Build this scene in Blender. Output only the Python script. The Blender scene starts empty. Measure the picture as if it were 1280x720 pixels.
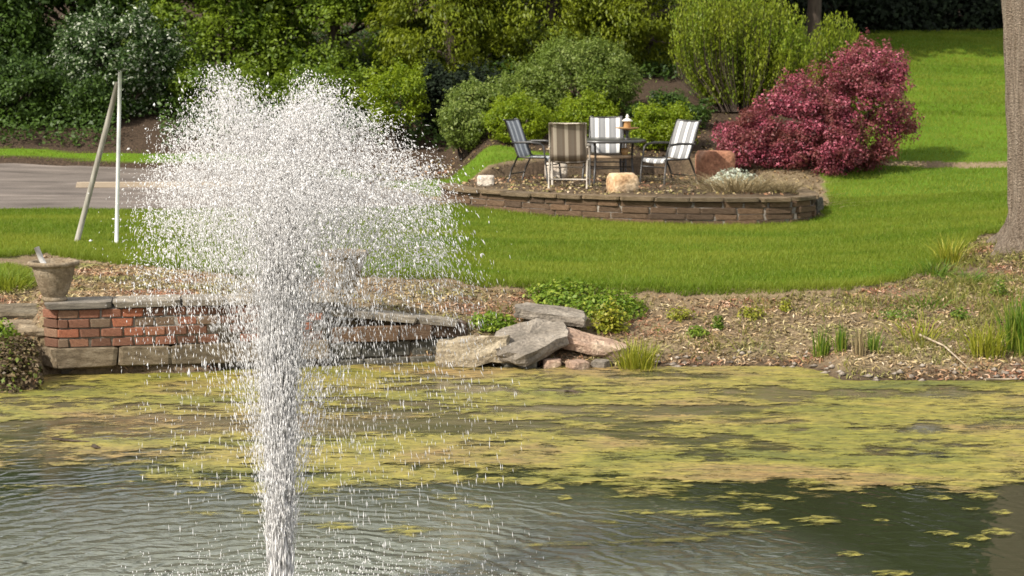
import bpy, bmesh, math, random
import numpy as np
from mathutils import Vector, Matrix, noise as mnoise

# ------------------------------------------------------------------ camera, world, sun, exposure
scene = bpy.context.scene
COL = scene.collection
F, CAM_H = 2400.0, 3.3                      # focal length in photo pixels (1280 wide), camera height over the water
PITCH = math.atan(300 / F)
cam_data = bpy.data.cameras.new("camera")
cam_data.sensor_width = 36.0
cam_data.lens = 36.0 * F / 1280.0
cam_data.clip_end = 2000
cam_data.dof.use_dof = True
cam_data.dof.focus_distance = 12.5
cam_data.dof.aperture_fstop = 5.6
cam = bpy.data.objects.new("camera", cam_data)
cam.location = (0, 0, CAM_H)
cam.rotation_euler = (math.pi / 2 - PITCH, 0, 0)
COL.objects.link(cam)
scene.camera = cam

SUN = Vector((-0.56, -0.47, 0.68)).normalized()      # towards the sun
world = bpy.data.worlds.new("World")
scene.world = world
world.use_nodes = True
wn = world.node_tree.nodes
sky = wn.new("ShaderNodeTexSky")
sky.sky_type = 'NISHITA'
sky.sun_disc = False
sky.sun_elevation = math.asin(SUN.z)
sky.sun_rotation = math.atan2(SUN.x, SUN.y)
sky.air_density = 1.0
sky.dust_density = 3.0
wn["Background"].inputs[1].default_value = 0.12
# broken thin white cloud spread evenly over the whole sky
wt = world.node_tree
w_co = wn.new("ShaderNodeTexCoord"); w_no = wn.new("ShaderNodeTexNoise"); w_no.inputs["Scale"].default_value = 3.2; w_no.inputs["Detail"].default_value = 6
wt.links.new(w_co.outputs["Generated"], w_no.inputs["Vector"])
w_ra = wn.new("ShaderNodeValToRGB"); w_ra.color_ramp.elements[0].position = .28; w_ra.color_ramp.elements[1].position = .54
w_ra.color_ramp.elements[1].color = (.92, .92, .92, 1); wt.links.new(w_no.outputs[0], w_ra.inputs[0])
w_mx = wn.new("ShaderNodeMix"); w_mx.data_type = 'RGBA'; wt.links.new(w_ra.outputs[0], w_mx.inputs[0]); wt.links.new(sky.outputs[0], w_mx.inputs[6])
w_mx.inputs[7].default_value = (8.4, 8.4, 8.4, 1)
wt.links.new(w_mx.outputs[2], wn["Background"].inputs[0])
sd = bpy.data.lights.new("sun", 'SUN')
sd.energy = 4.8
sd.angle = math.radians(0.6)
sd.color = (1.0, 0.94, 0.84)
so = bpy.data.objects.new("sun", sd)
so.rotation_euler = (-SUN).to_track_quat('-Z', 'Y').to_euler()
so.location = (-20, -10, 30)
COL.objects.link(so)
scene.view_settings.view_transform = 'Standard'
scene.view_settings.look = 'None'
scene.view_settings.gamma = 1
scene.view_settings.exposure = 0.48
scene.cycles.max_bounces = 6
scene.cycles.diffuse_bounces = 5
scene.cycles.glossy_bounces = 3
scene.cycles.transmission_bounces = 4
scene.cycles.sample_clamp_indirect = 6.0
scene.cycles.transparent_max_bounces = 40
scene.cycles.use_denoising = True

RNG = np.random.default_rng(7)
random.seed(7)

# ------------------------------------------------------------------ placing helpers
SP, CP = math.sin(PITCH), math.cos(PITCH)
def ray(x, y):
    u, v = (x - 640) / F, (360 - y) / F
    return u, CP + v * SP, -SP + v * CP          # dx, dy, dz
def at_z(x, y, z):
    dx, dy, dz = ray(x, y); t = (z - CAM_H) / dz
    return Vector((dx * t, dy * t, z))
def at_Y(x, y, Y):
    dx, dy, dz = ray(x, y); t = Y / dy
    return Vector((dx * t, Y, CAM_H + dz * t))

TAIL_L = [(36.7, 1.05), (38, 1.5), (45, 3.2), (60, 5.5), (100, 12), (300, 30)]
TAIL_M = [(31, 1.1), (34, 1.55), (38, 2.35), (48, 3.9), (60, 5.6), (100, 12), (300, 30)]
HEAD = [(-60, 1.8), (1.0, 1.6), (3.5, -0.6), (14, -0.7)]
COLS = [
    (-700, [(17.4, -.3), (18.0, 0), (19.0, .3), (20, .5), (21.8, .7), (25.5, .75), (29.5, .78)] + TAIL_L),
    (38,  [(17.8, -.3), (18.35, 0), (18.8, .28), (20, .52), (21.8, .7), (25.5, .75), (29.5, .78)] + TAIL_L),
    (50,  [(18.4, -.4), (19.2, -.3), (19.42, .66), (21.7, .72), (25, .74), (29.5, .78)] + TAIL_L),
    (390, [(19.0, -.4), (19.72, -.3), (19.95, .66), (21.7, .72), (25, .74), (29.5, .78)] + TAIL_L),
    (480, [(19.1, -.4), (19.9, -.3), (20.12, .46), (21.8, .70), (25, .74), (29.5, .78)] + TAIL_L),
    (560, [(19.3, -.3), (20.05, -.2), (20.3, .38), (21.8, .68), (25, .74), (29.5, .8)] + TAIL_L),
    (610, [(19.4, -.2), (19.75, -.05), (20.3, .25), (21.0, .45), (22, .62), (29.5, .8)] + TAIL_M),
    (720, [(19.3, -.2), (19.75, 0), (20.2, .16), (21.2, .46), (21.6, .58), (28, .72)] + TAIL_M),
    (1000, [(19.3, -.2), (19.7, 0), (20.1, .12), (21.2, .44), (21.5, .55), (28, .72)] + TAIL_M),
    (1060, [(18.6, -.2), (18.85, 0), (19.2, .10), (21.3, .44), (21.7, .56), (28, .76), (33, 1.16), (38, 1.95), (48, 3.5), (60, 4.8), (100, 12), (300, 30)]),
    (1300, [(18.6, -.2), (18.85, 0), (19.2, .10), (21.5, .45), (22.6, .62), (26, .85), (33, 1.2), (38, 1.9), (48, 3.5), (60, 4.6), (100, 12), (300, 30)]),
    (2100, [(18.6, -.2), (18.85, 0), (19.2, .10), (21.5, .45), (22.6, .62), (26, .85), (33, 1.2), (38, 1.9), (48, 3.5), (60, 4.6), (100, 12), (300, 30)]),
]
COLS_A = np.array([(c[0] - 640) / F for c in COLS])
COLS_K = [(np.array([k[0] for k in HEAD + c[1]], float), np.array([k[1] for k in HEAD + c[1]], float)) for c in COLS]
PATIO = [(-.72, 29.9), (-.1, 29.25), (.72, 28.6), (1.87, 28.05), (3.02, 27.85), (3.75, 27.92), (4.2, 28.15), (4.38, 28.6), (4.36, 29.6), (4.3, 31.0),
         (3.9, 32.6), (2.6, 33.2), (.6, 32.9), (-.6, 32.0), (-.95, 30.8)]
PATIO_Z = 1.14

def catmull(pts, n, closed=False):
    pts = [np.array(p, float) for p in pts]
    m = len(pts); out = []
    rng_ = range(m if closed else m - 1)
    for i in rng_:
        if closed: p0, p1, p2, p3 = pts[i - 1], pts[i], pts[(i + 1) % m], pts[(i + 2) % m]
        else: p0, p1, p2, p3 = pts[max(i - 1, 0)], pts[i], pts[i + 1], pts[min(i + 2, m - 1)]
        for k in range(n):
            t = k / n
            out.append(.5 * (2 * p1 + (p2 - p0) * t + (2 * p0 - 5 * p1 + 4 * p2 - p3) * t * t + (3 * p1 - p0 - 3 * p2 + p3) * t ** 3))
    if not closed: out.append(pts[-1])
    return np.array(out)

def in_poly(X, Y, poly):
    X = np.asarray(X, float); Y = np.asarray(Y, float)
    ins = np.zeros(X.shape, bool); P = np.asarray(poly, float); n = len(P); j = n - 1
    for i in range(n):
        xi, yi, xj, yj = P[i][0], P[i][1], P[j][0], P[j][1]
        c = ((yi > Y) != (yj > Y)) & (X < (xj - xi) * (Y - yi) / ((yj - yi) if yj != yi else 1e-9) + xi)
        ins ^= c; j = i
    return ins

def vnoise(X, Y, s=1.0, seed=0):
    """smooth value noise, vectorised, -1..1"""
    X = np.asarray(X, float) * s + seed * 17.3; Y = np.asarray(Y, float) * s - seed * 9.1
    xi = np.floor(X).astype(np.int64); yi = np.floor(Y).astype(np.int64)
    fx = X - xi; fy = Y - yi; fx = fx * fx * (3 - 2 * fx); fy = fy * fy * (3 - 2 * fy)
    def h(a, b):
        v = (a * 374761393 + b * 668265263 + seed * 974711) & 0x7fffffff
        v = ((v ^ (v >> 13)) * 1274126177) & 0x7fffffff
        v = (v ^ (v >> 16)) & 0xffff
        return v / 32767.5 - 1.0
    return (h(xi, yi) * (1 - fx) + h(xi + 1, yi) * fx) * (1 - fy) + (h(xi, yi + 1) * (1 - fx) + h(xi + 1, yi + 1) * fx) * fy
def fbm(X, Y, s=1.0, seed=0, o=4):
    a, t, n = 1.0, 0.0, 0.0
    for k in range(o):
        t = t + a * vnoise(X, Y, s * 2 ** k, seed + k); n += a; a *= .55
    return t / n

PATIO_C = catmull(PATIO, 8, True)
PATIO_IN = PATIO_C + (np.array([2.0, 30.4]) - PATIO_C) * (0.12 / np.linalg.norm(PATIO_C - np.array([2.0, 30.4]), axis=1))[:, None]
def terrain(X, Y, patio=True):
    X = np.atleast_1d(np.asarray(X, float)); Y = np.atleast_1d(np.asarray(Y, float))
    a = X / np.maximum(Y, 3.0)
    zs = np.stack([np.interp(Y, k[0], k[1]) for k in COLS_K])
    idx = np.clip(np.searchsorted(COLS_A, a) - 1, 0, len(COLS) - 2)
    t = np.clip((a - COLS_A[idx]) / (COLS_A[idx + 1] - COLS_A[idx]), 0, 1)
    r = np.arange(len(X.ravel())).reshape(X.shape)
    z = zs[idx, r] * (1 - t) + zs[idx + 1, r] * t if X.ndim == 1 else None
    z = z + .025 * fbm(X, Y, .9, 3) * np.clip((Y - 19) / 3, 0, 1) + np.where(Y > 34, .12 * fbm(X, Y, .35, 5), 0)
    d2 = (X - 6.55) ** 2 + (Y - 23.9) ** 2
    z = z + .16 * np.exp(-d2 / .9)
    if patio:
        ins = in_poly(X, Y, PATIO_IN)
        z = np.where(ins, np.maximum(PATIO_Z + .02 * fbm(X, Y, 2.5, 8), z * 0 + PATIO_Z - .02), z)
    return z
def tz(x, y): return float(terrain([x], [y])[0])
def hit(x, y, y0=12.0, y1=70.0):
    """where the sight line of a photo pixel meets the ground"""
    dx, dy, dz = ray(x, y)
    Y = np.arange(y0, y1, .02); T = Y / dy
    d = CAM_H + dz * T - terrain(dx * T, Y)
    i = int(np.argmax(d <= 0))
    if d[i] > 0: return None
    return Vector((dx * T[i], Y[i], tz(dx * T[i], Y[i])))

# ------------------------------------------------------------------ object helpers
def tag(o, label=None, cat=None, group=None, kind=None):
    if label: o["label"] = label
    if cat: o["category"] = cat
    if group: o["group"] = group
    if kind: o["kind"] = kind
    return o
def empty(name, loc=(0, 0, 0), rz=0.0, label=None, cat=None, group=None):
    o = bpy.data.objects.new(name, None); o.location = loc; o.rotation_euler = (0, 0, rz)
    o.empty_display_size = .2
    COL.objects.link(o); return tag(o, label, cat, group)
def link(name, me, mat=None, parent=None, loc=None, rot=None, scale=None):
    o = bpy.data.objects.new(name, me); COL.objects.link(o)
    if mat is not None and not me.materials: me.materials.append(mat)
    if parent is not None: o.parent = parent
    if loc is not None: o.location = loc
    if rot is not None: o.rotation_euler = rot
    if scale is not None: o.scale = scale
    return o
def np_mesh(name, V, Fc, smooth=False):
    """V (n,3); Fc (m,k) one face size"""
    V = np.ascontiguousarray(V, np.float32); Fc = np.ascontiguousarray(Fc, np.int32)
    me = bpy.data.meshes.new(name); m, k = Fc.shape
    me.vertices.add(len(V)); me.vertices.foreach_set("co", V.ravel())
    me.loops.add(m * k); me.loops.foreach_set("vertex_index", Fc.ravel())
    me.polygons.add(m); me.polygons.foreach_set("loop_start", np.arange(0, m * k, k, dtype=np.int32))
    me.polygons.foreach_set("loop_total", np.full(m, k, np.int32))
    if smooth: me.polygons.foreach_set("use_smooth", np.ones(m, bool))
    me.update(calc_edges=True); me.validate()
    return me
def bm_mesh(name, bm, smooth=False, angle=None):
    bmesh.ops.recalc_face_normals(bm, faces=bm.faces)
    me = bpy.data.meshes.new(name); bm.to_mesh(me); bm.free()
    if smooth:
        for p in me.polygons: p.use_smooth = True
    return me
class Geo:
    """collects quads"""
    def __init__(s): s.V = []; s.Q = []; s.n = 0
    def add(s, V, Q):
        V = np.asarray(V, float); s.V.append(V); s.Q.append(np.asarray(Q, int) + s.n); s.n += len(V)
    def tube(s, P, R, k=6):
        P = [np.array(p, float) for p in P]; V = []; Q = []
        for i, p in enumerate(P):
            d = P[min(i + 1, len(P) - 1)] - P[max(i - 1, 0)]; d /= (np.linalg.norm(d) + 1e-9)
            a = np.cross(d, (0, 0, 1.0)) if abs(d[2]) < .95 else np.cross(d, (1.0, 0, 0)); a /= np.linalg.norm(a); b = np.cross(d, a)
            for j in range(k):
                t = 2 * math.pi * j / k; V.append(p + R[i] * (a * math.cos(t) + b * math.sin(t)))
        for i in range(len(P) - 1):
            for j in range(k):
                Q.append((i * k + j, i * k + (j + 1) % k, (i + 1) * k + (j + 1) % k, (i + 1) * k + j))
        n = len(V); V.append(P[0]); V.append(P[-1])
        for j in range(k):
            Q.append((n, (j + 1) % k, j, j)); b0 = (len(P) - 1) * k; Q.append((n + 1, b0 + j, b0 + (j + 1) % k, b0 + (j + 1) % k))
        # degenerate caps replaced by triangles packed as quads are avoided: use half-edge fans
        Q = [q for q in Q if len(set(q)) == 4]
        if k >= 4:
            Q.append(tuple(range(k))[:4] if k == 4 else (0, 1, 2, 3))
            b0 = (len(P) - 1) * k; Q.append((b0 + 3, b0 + 2, b0 + 1, b0))
            if k == 6:
                Q.append((0, 3, 4, 5)); Q.append((b0 + 5, b0 + 4, b0 + 3, b0))
            if k == 8:
                Q += [(0, 3, 4, 7), (4, 5, 6, 7), (b0 + 7, b0 + 4, b0 + 3, b0), (b0 + 7, b0 + 6, b0 + 5, b0 + 4)]
        s.add(V[:n], Q)
    def box(s, c, h, rz=0.0):
        V = []
        for z in (-1, 1):
            for x, y in ((-1, -1), (1, -1), (1, 1), (-1, 1)):
                X, Y = x * h[0], y * h[1]
                V.append((c[0] + X * math.cos(rz) - Y * math.sin(rz), c[1] + X * math.sin(rz) + Y * math.cos(rz), c[2] + z * h[2]))
        s.add(V, [(0, 3, 2, 1), (4, 5, 6, 7), (0, 1, 5, 4), (1, 2, 6, 5), (2, 3, 7, 6), (3, 0, 4, 7)])
    def mesh(s, name, smooth=False):
        return np_mesh(name, np.concatenate(s.V), np.concatenate(s.Q), smooth)

# ------------------------------------------------------------------ materials
def new_mat(name):
    m = bpy.data.materials.new(name); m.use_nodes = True
    nt = m.node_tree; b = nt.nodes["Principled BSDF"]
    return m, nt, b
def ramp(nt, stops, inp=None, interp='LINEAR'):
    r = nt.nodes.new("ShaderNodeValToRGB"); cr = r.color_ramp; cr.interpolation = interp
    while len(cr.elements) < len(stops): cr.elements.new(.5)
    for e, (p, c) in zip(cr.elements, stops):
        e.position = p; e.color = (*c, 1)
    if inp is not None: nt.links.new(inp, r.inputs[0])
    return r
def noise_node(nt, scale, detail=4, coord=None, rough=.6, dist=0.0, vec_scale=None):
    n = nt.nodes.new("ShaderNodeTexNoise"); n.inputs["Scale"].default_value = scale
    n.inputs["Detail"].default_value = detail; n.inputs["Roughness"].default_value = rough; n.inputs["Distortion"].default_value = dist
    if coord is None:
        tc = nt.nodes.new("ShaderNodeTexCoord"); coord = tc.outputs["Object"]
    if vec_scale:
        mp = nt.nodes.new("ShaderNodeMapping"); mp.inputs["Scale"].default_value = vec_scale
        nt.links.new(coord, mp.inputs[0]); coord = mp.outputs[0]
    nt.links.new(coord, n.inputs["Vector"]); return n
def mixc(nt, a, b, fac, blend='MIX'):
    m = nt.nodes.new("ShaderNodeMix"); m.data_type = 'RGBA'; m.blend_type = blend
    for s, v in ((m.inputs[0], fac), (m.inputs[6], a), (m.inputs[7], b)):
        if hasattr(v, "is_output"): nt.links.new(v, s)
        elif isinstance(v, (int, float)): s.default_value = v
        else: s.default_value = (*v, 1)
    return m.outputs[2]
def bump(nt, b, h, strength=.5, dist=.02):
    n = nt.nodes.new("ShaderNodeBump"); n.inputs["Strength"].default_value = strength; n.inputs["Distance"].default_value = dist
    nt.links.new(h, n.inputs["Height"]); nt.links.new(n.outputs[0], b.inputs["Normal"])
def leaf_mat(name, stops, patch=None, transl=.35, rough=.5, patch_scale=1.2, vec_scale=None):
    m, nt, b = new_mat(name)
    g = nt.nodes.new("ShaderNodeNewGeometry")
    c = ramp(nt, stops, g.outputs["Random Per Island"]).outputs[0]
    if patch:
        n = noise_node(nt, patch_scale, 4, vec_scale=vec_scale); r = ramp(nt, [(.40, (0, 0, 0)), (.62, (1, 1, 1))], n.outputs[0])
        c = mixc(nt, c, patch, r.outputs[0])
    nt.links.new(c, b.inputs["Base Color"]); b.inputs["Roughness"].default_value = rough
    b.inputs["Specular IOR Level"].default_value = .35
    tr = nt.nodes.new("ShaderNodeBsdfTranslucent"); nt.links.new(c, tr.inputs[0])
    mx = nt.nodes.new("ShaderNodeMixShader"); mx.inputs[0].default_value = transl
    nt.links.new(b.outputs[0], mx.inputs[1]); nt.links.new(tr.outputs[0], mx.inputs[2])
    nt.links.new(mx.outputs[0], nt.nodes["Material Output"].inputs[0])
    return m
def surf_mat(name, stops, scale=6, detail=6, rough=.85, bump_s=.6, bump_d=.02, vec_scale=None, obj_rand=None, fine=None, metallic=0.0, spec=.3):
    """noise-coloured surface; obj_rand = ramp stops over the object's random number, multiplied in"""
    m, nt, b = new_mat(name)
    n = noise_node(nt, scale, detail, vec_scale=vec_scale)
    c = ramp(nt, stops, n.outputs[0]).outputs[0]
    if obj_rand:
        oi = nt.nodes.new("ShaderNodeObjectInfo"); c = mixc(nt, c, ramp(nt, obj_rand, oi.outputs["Random"]).outputs[0], 1.0, 'MULTIPLY')
    h = n.outputs[0]
    if fine:
        n2 = noise_node(nt, fine, 4); h = n2.outputs[0]
        c = mixc(nt, c, ramp(nt, [(.3, (.6, .6, .6)), (.7, (1.25, 1.25, 1.25))], h).outputs[0], 1.0, 'MULTIPLY')
    nt.links.new(c, b.inputs["Base Color"]); b.inputs["Roughness"].default_value = rough; b.inputs["Metallic"].default_value = metallic
    b.inputs["Specular IOR Level"].default_value = spec
    bump(nt, b, h, bump_s, bump_d); return m

M = {}
M['leaf_dark'] = leaf_mat('leaf_dark', [(0, (.018, .04, .008)), (.6, (.045, .088, .013)), (1, (.10, .165, .03))], (.065, .12, .013))
M['leaf_shaded'] = leaf_mat('leaf_shaded', [(0, (.005, .010, .004)), (1, (.015, .028, .008))], None, .2, .85)  # shade of the wood put into the leaf colour, near black
M['leaf_fleck'] = leaf_mat('leaf_fleck', [(0, (.02, .045, .008)), (.7, (.05, .10, .016)), (.80, (.10, .17, .04)), (.86, (.36, .42, .26)), (1, (.70, .73, .60))], None, .35, .7)
M['leaf_mid'] = leaf_mat('leaf_mid', [(0, (.045, .09, .008)), (.6, (.11, .185, .014)), (1, (.20, .28, .03))], (.18, .25, .014), .45)
M['leaf_olive'] = leaf_mat('leaf_olive', [(0, (.05, .08, .005)), (.6, (.13, .175, .009)), (1, (.23, .27, .02))], (.21, .25, .012), .42)
M['leaf_grey'] = leaf_mat('leaf_grey', [(0, (.07, .11, .016)), (.55, (.16, .22, .035)), (1, (.31, .36, .10))], (.14, .20, .025), .42)
M['leaf_lime'] = leaf_mat('leaf_lime', [(0, (.10, .16, .006)), (.6, (.18, .26, .008)), (1, (.29, .35, .015))], (.23, .30, .008), .45)
M['leaf_upright'] = leaf_mat('leaf_upright', [(0, (.11, .18, .008)), (.6, (.20, .29, .014)), (1, (.36, .40, .05))], (.26, .31, .02), .5)
M['leaf_burgundy'] = leaf_mat('leaf_burgundy', [(0, (.035, .008, .012)), (.35, (.16, .028, .044)), (.65, (.43, .075, .12)), (1, (.72, .24, .32))], (.18, .06, .045), .4, patch_scale=2.2)
M['leaf_tan'] = leaf_mat('leaf_tan', [(0, (.12, .09, .04)), (1, (.38, .30, .16))], None, .2)
M['leaf_silver'] = leaf_mat('leaf_silver', [(0, (.25, .29, .2)), (1, (.6, .62, .52))], None, .2)
M['grass'] = leaf_mat('grass', [(0, (.095, .155, .006)), (.6, (.135, .205, .009)), (.93, (.18, .245, .015)), (1, (.30, .30, .08))], (.23, .265, .025), .45, .65, .55, (.5, 1.6, 1))
M['weed'] = leaf_mat('weed', [(0, (.06, .13, .01)), (.6, (.12, .20, .015)), (1, (.25, .27, .04))], None, .35)
M['weed_yellow'] = leaf_mat('weed_yellow', [(0, (.14, .17, .01)), (.6, (.26, .27, .02)), (1, (.42, .38, .06))], None, .35)
M['sprout'] = leaf_mat('sprout', [(0, (.10, .12, .02)), (.6, (.20, .20, .03)), (1, (.36, .30, .10))], None, .35)
M['ivy'] = leaf_mat('ivy', [(0, (.09, .16, .01)), (.7, (.18, .27, .02)), (1, (.33, .37, .05))], None, .4)
M['scrub'] = leaf_mat('scrub', [(0, (.06, .04, .02)), (.55, (.15, .105, .055)), (.8, (.20, .15, .07)), (.9, (.11, .15, .02)), (1, (.17, .21, .03))], None, .2)
def litter_material():
    m, nt, b = new_mat('litter'); g = nt.nodes.new("ShaderNodeNewGeometry"); rnd = g.outputs["Random Per Island"]
    straw = ramp(nt, [(0, (.08, .058, .03)), (.4, (.25, .18, .09)), (.8, (.41, .31, .165)), (1, (.58, .48, .34))], rnd).outputs[0]
    rust = ramp(nt, [(0, (.07, .03, .018)), (.4, (.20, .09, .05)), (.8, (.33, .17, .10)), (1, (.50, .35, .25))], rnd).outputs[0]
    oliv = ramp(nt, [(0, (.05, .05, .02)), (.4, (.13, .12, .04)), (.8, (.24, .22, .07)), (1, (.40, .34, .16))], rnd).outputs[0]
    f1 = ramp(nt, [(.42, (0, 0, 0)), (.56, (1, 1, 1))], noise_node(nt, 1.1, 4, vec_scale=(.6, 1, 1)).outputs[0]).outputs[0]
    tc = nt.nodes.new("ShaderNodeMapping"); co = nt.nodes.new("ShaderNodeTexCoord"); tc.inputs["Location"].default_value = (13, 7, 0); nt.links.new(co.outputs["Object"], tc.inputs[0])
    f2 = ramp(nt, [(.46, (0, 0, 0)), (.60, (1, 1, 1))], noise_node(nt, 1.6, 4, tc.outputs[0], vec_scale=(.6, 1, 1)).outputs[0]).outputs[0]
    c = mixc(nt, mixc(nt, straw, rust, f1), oliv, f2)
    nt.links.new(c, b.inputs["Base Color"]); b.inputs["Roughness"].default_value = .85; b.inputs["Specular IOR Level"].default_value = .15
    return m
M['litter'] = litter_material()
M['pebble'] = surf_mat('pebble', [(.3, (.09, .075, .06)), (.5, (.20, .165, .13)), (.7, (.38, .33, .27))], 14)
M['bark'] = surf_mat('bark', [(.3, (.19, .14, .095)), (.5, (.31, .24, .175)), (.7, (.44, .355, .27))], 9, 9, .9, 1.0, .14, vec_scale=(2.6, 2.6, .22), fine=45)
M['bark_dark'] = surf_mat('bark_dark', [(.3, (.035, .025, .018)), (.7, (.10, .075, .055))], 9, 6, .9, .8, .03, vec_scale=(2, 2, .4))
M['road'] = surf_mat('road', [(.3, (.075, .06, .05)), (.45, (.125, .103, .087)), (.55, (.15, .124, .105)), (.7, (.23, .19, .16))], 1.8, 10, .9, .3, .01, vec_scale=(.35, 1.6, 1), fine=90)
M['brick'] = surf_mat('brick', [(.3, (.15, .07, .045)), (.55, (.26, .115, .068)), (.75, (.29, .19, .13))], 9, 6, .9, .5, .01, obj_rand=[(0, (.5, .55, .55)), (.3, (.8, .8, .8)), (.6, (1.15, 1.0, .95)), (.8, (1.3, 1.0, .85)), (.9, (.8, 1.15, 1.2)), (1, (.6, .9, .95))], fine=40)
M['mortar'] = surf_mat('mortar', [(.3, (.14, .12, .10)), (.7, (.27, .24, .20))], 8, 6, .95, .6, .02, fine=50)
M['capstone'] = surf_mat('capstone', [(.3, (.13, .115, .095)), (.5, (.24, .21, .17)), (.7, (.36, .32, .26))], 5, 8, .9, .7, .02, obj_rand=[(0, (.75, .75, .75)), (1, (1.15, 1.12, 1.05))], fine=40)
M['blockstone'] = surf_mat('blockstone', [(.3, (.09, .068, .042)), (.5, (.19, .15, .098)), (.7, (.31, .26, .185))], 5, 8, .9, .7, .02, obj_rand=[(0, (.6, .6, .58)), (1, (1.1, 1.05, 1))], fine=35)
M['wallstone'] = surf_mat('wallstone', [(.3, (.075, .047, .029)), (.5, (.14, .09, .056)), (.7, (.21, .15, .10))], 5, 8, .9, .8, .02, vec_scale=(1, 1, 3), obj_rand=[(0, (.6, .6, .62)), (.6, (1, .95, .9)), (1, (1.25, 1.15, 1.05))], fine=40)
M['wallcap'] = surf_mat('wallcap', [(.3, (.09, .065, .037)), (.5, (.15, .11, .066)), (.7, (.23, .18, .115))], 5, 8, .9, .7, .02, obj_rand=[(0, (.75, .75, .75)), (1, (1.15, 1.1, 1.05))], fine=40)
M['darkstone'] = surf_mat('darkstone', [(.3, (.055, .055, .045)), (.55, (.12, .115, .095)), (.75, (.22, .20, .16))], 4, 8, .9, .8, .03, obj_rand=[(0, (.7, .7, .7)), (1, (1.2, 1.15, 1.1))], fine=30)
M['slab_tan'] = surf_mat('slab_tan', [(.3, (.18, .14, .09)), (.5, (.34, .28, .19)), (.7, (.48, .41, .30))], 3.5, 8, .9, .8, .03, vec_scale=(1, 1, 3), fine=30)
M['slab_grey'] = surf_mat('slab_grey', [(.3, (.11, .095, .075)), (.5, (.20, .17, .135)), (.7, (.30, .26, .21))], 3.5, 8, .9, .8, .03, fine=30)
M['slab_pink'] = surf_mat('slab_pink', [(.3, (.20, .13, .09)), (.5, (.34, .23, .165)), (.7, (.46, .36, .26))], 3.5, 8, .9, .8, .03, fine=30)
M['boulder_tan'] = surf_mat('boulder_tan', [(.3, (.42, .20, .08)), (.48, (.55, .38, .22)), (.7, (.72, .60, .42))], 2.5, 8, .9, .8, .03, fine=20)
M['boulder_white'] = surf_mat('boulder_white', [(.3, (.45, .36, .28)), (.7, (.72, .66, .56))], 3, 8, .9, .8, .03, fine=20)
M['boulder_red'] = surf_mat('boulder_red', [(.3, (.24, .10, .06)), (.5, (.40, .19, .11)), (.7, (.42, .27, .19))], 2.5, 8, .9, .8, .03, fine=20)
M['urn'] = surf_mat('urn', [(.3, (.12, .085, .05)), (.5, (.22, .17, .11)), (.7, (.34, .28, .20))], 6, 8, .9, .6, .02, fine=40)
M['timber'] = surf_mat('timber', [(.3, (.24, .18, .12)), (.7, (.48, .40, .30))], 8, 6, .85, .5, .01, vec_scale=(.2, 3, 3))
M['pole_wood'] = surf_mat('pole_wood', [(.3, (.17, .15, .12)), (.7, (.34, .32, .27))], 8, 6, .8, .5, .01, vec_scale=(3, 3, .2))
M['pole_white'] = surf_mat('pole_white', [(.3, (.46, .47, .45)), (.6, (.64, .64, .61))], 5, 4, .45, .1, .005)
M['frame_dark'] = surf_mat('frame_dark', [(.3, (.018, .016, .015)), (.7, (.04, .036, .032))], 12, 3, .4, .1, .002, spec=.5)
M['frame_tan'] = surf_mat('frame_tan', [(.3, (.36, .31, .25)), (.7, (.50, .45, .38))], 12, 3, .45, .1, .002, spec=.5)
M['tabletop'] = surf_mat('tabletop', [(.3, (.03, .03, .03)), (.7, (.07, .065, .06))], 10, 3, .3, .1, .002, spec=.5)
M['wood_shelf'] = surf_mat('wood_shelf', [(.3, (.25, .17, .10)), (.7, (.42, .31, .20))], 8, 5, .6, .2, .004, vec_scale=(.3, 3, 3))
M['brass'] = surf_mat('brass', [(.3, (.30, .16, .06)), (.7, (.48, .29, .12))], 9, 3, .45, .1, .003, spec=.5)
M['ceramic'] = surf_mat('ceramic', [(.3, (.62, .58, .50)), (.7, (.78, .74, .66))], 9, 3, .4, .05, .002, spec=.5)
M['twig'] = surf_mat('twig', [(.3, (.24, .18, .12)), (.7, (.46, .38, .28))], 12, 4, .9, .3, .005)
M['stake'] = surf_mat('stake', [(.3, (.42, .41, .38)), (.7, (.66, .64, .60))], 12, 4, .8, .3, .005)

def stripe_mat(name, light, dark, freq, duty, transl):
    m, nt, b = new_mat(name)
    tc = nt.nodes.new("ShaderNodeTexCoord"); sx = nt.nodes.new("ShaderNodeSeparateXYZ"); nt.links.new(tc.outputs["Object"], sx.inputs[0])
    mu = nt.nodes.new("ShaderNodeMath"); mu.operation = 'MULTIPLY_ADD'; mu.inputs[1].default_value = freq; mu.inputs[2].default_value = 10.25
    nt.links.new(sx.outputs[0], mu.inputs[0])
    fr = nt.nodes.new("ShaderNodeMath"); fr.operation = 'FRACT'; nt.links.new(mu.outputs[0], fr.inputs[0])
    r = ramp(nt, [(0, light), (duty - .04, light), (duty, dark), (.75, tuple(.5 * d + .25 * l for d, l in zip(dark, light))), (.80, dark), (.96, dark), (1, light)], fr.outputs[0])
    w = noise_node(nt, 300, 2)
    c = mixc(nt, r.outputs[0], ramp(nt, [(.3, (.8, .8, .8)), (.7, (1.1, 1.1, 1.1))], w.outputs[0]).outputs[0], 1.0, 'MULTIPLY')
    nt.links.new(c, b.inputs["Base Color"]); b.inputs["Roughness"].default_value = .8
    tr = nt.nodes.new("ShaderNodeBsdfTranslucent"); nt.links.new(c, tr.inputs[0])
    mx = nt.nodes.new("ShaderNodeMixShader"); mx.inputs[0].default_value = transl
    nt.links.new(b.outputs[0], mx.inputs[1]); nt.links.new(tr.outputs[0], mx.inputs[2]); nt.links.new(mx.outputs[0], nt.nodes["Material Output"].inputs[0])
    return m
M['stripe_grey'] = stripe_mat('stripe_grey', (.74, .73, .70), (.22, .22, .225), 5.6, .34, .12)
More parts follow.
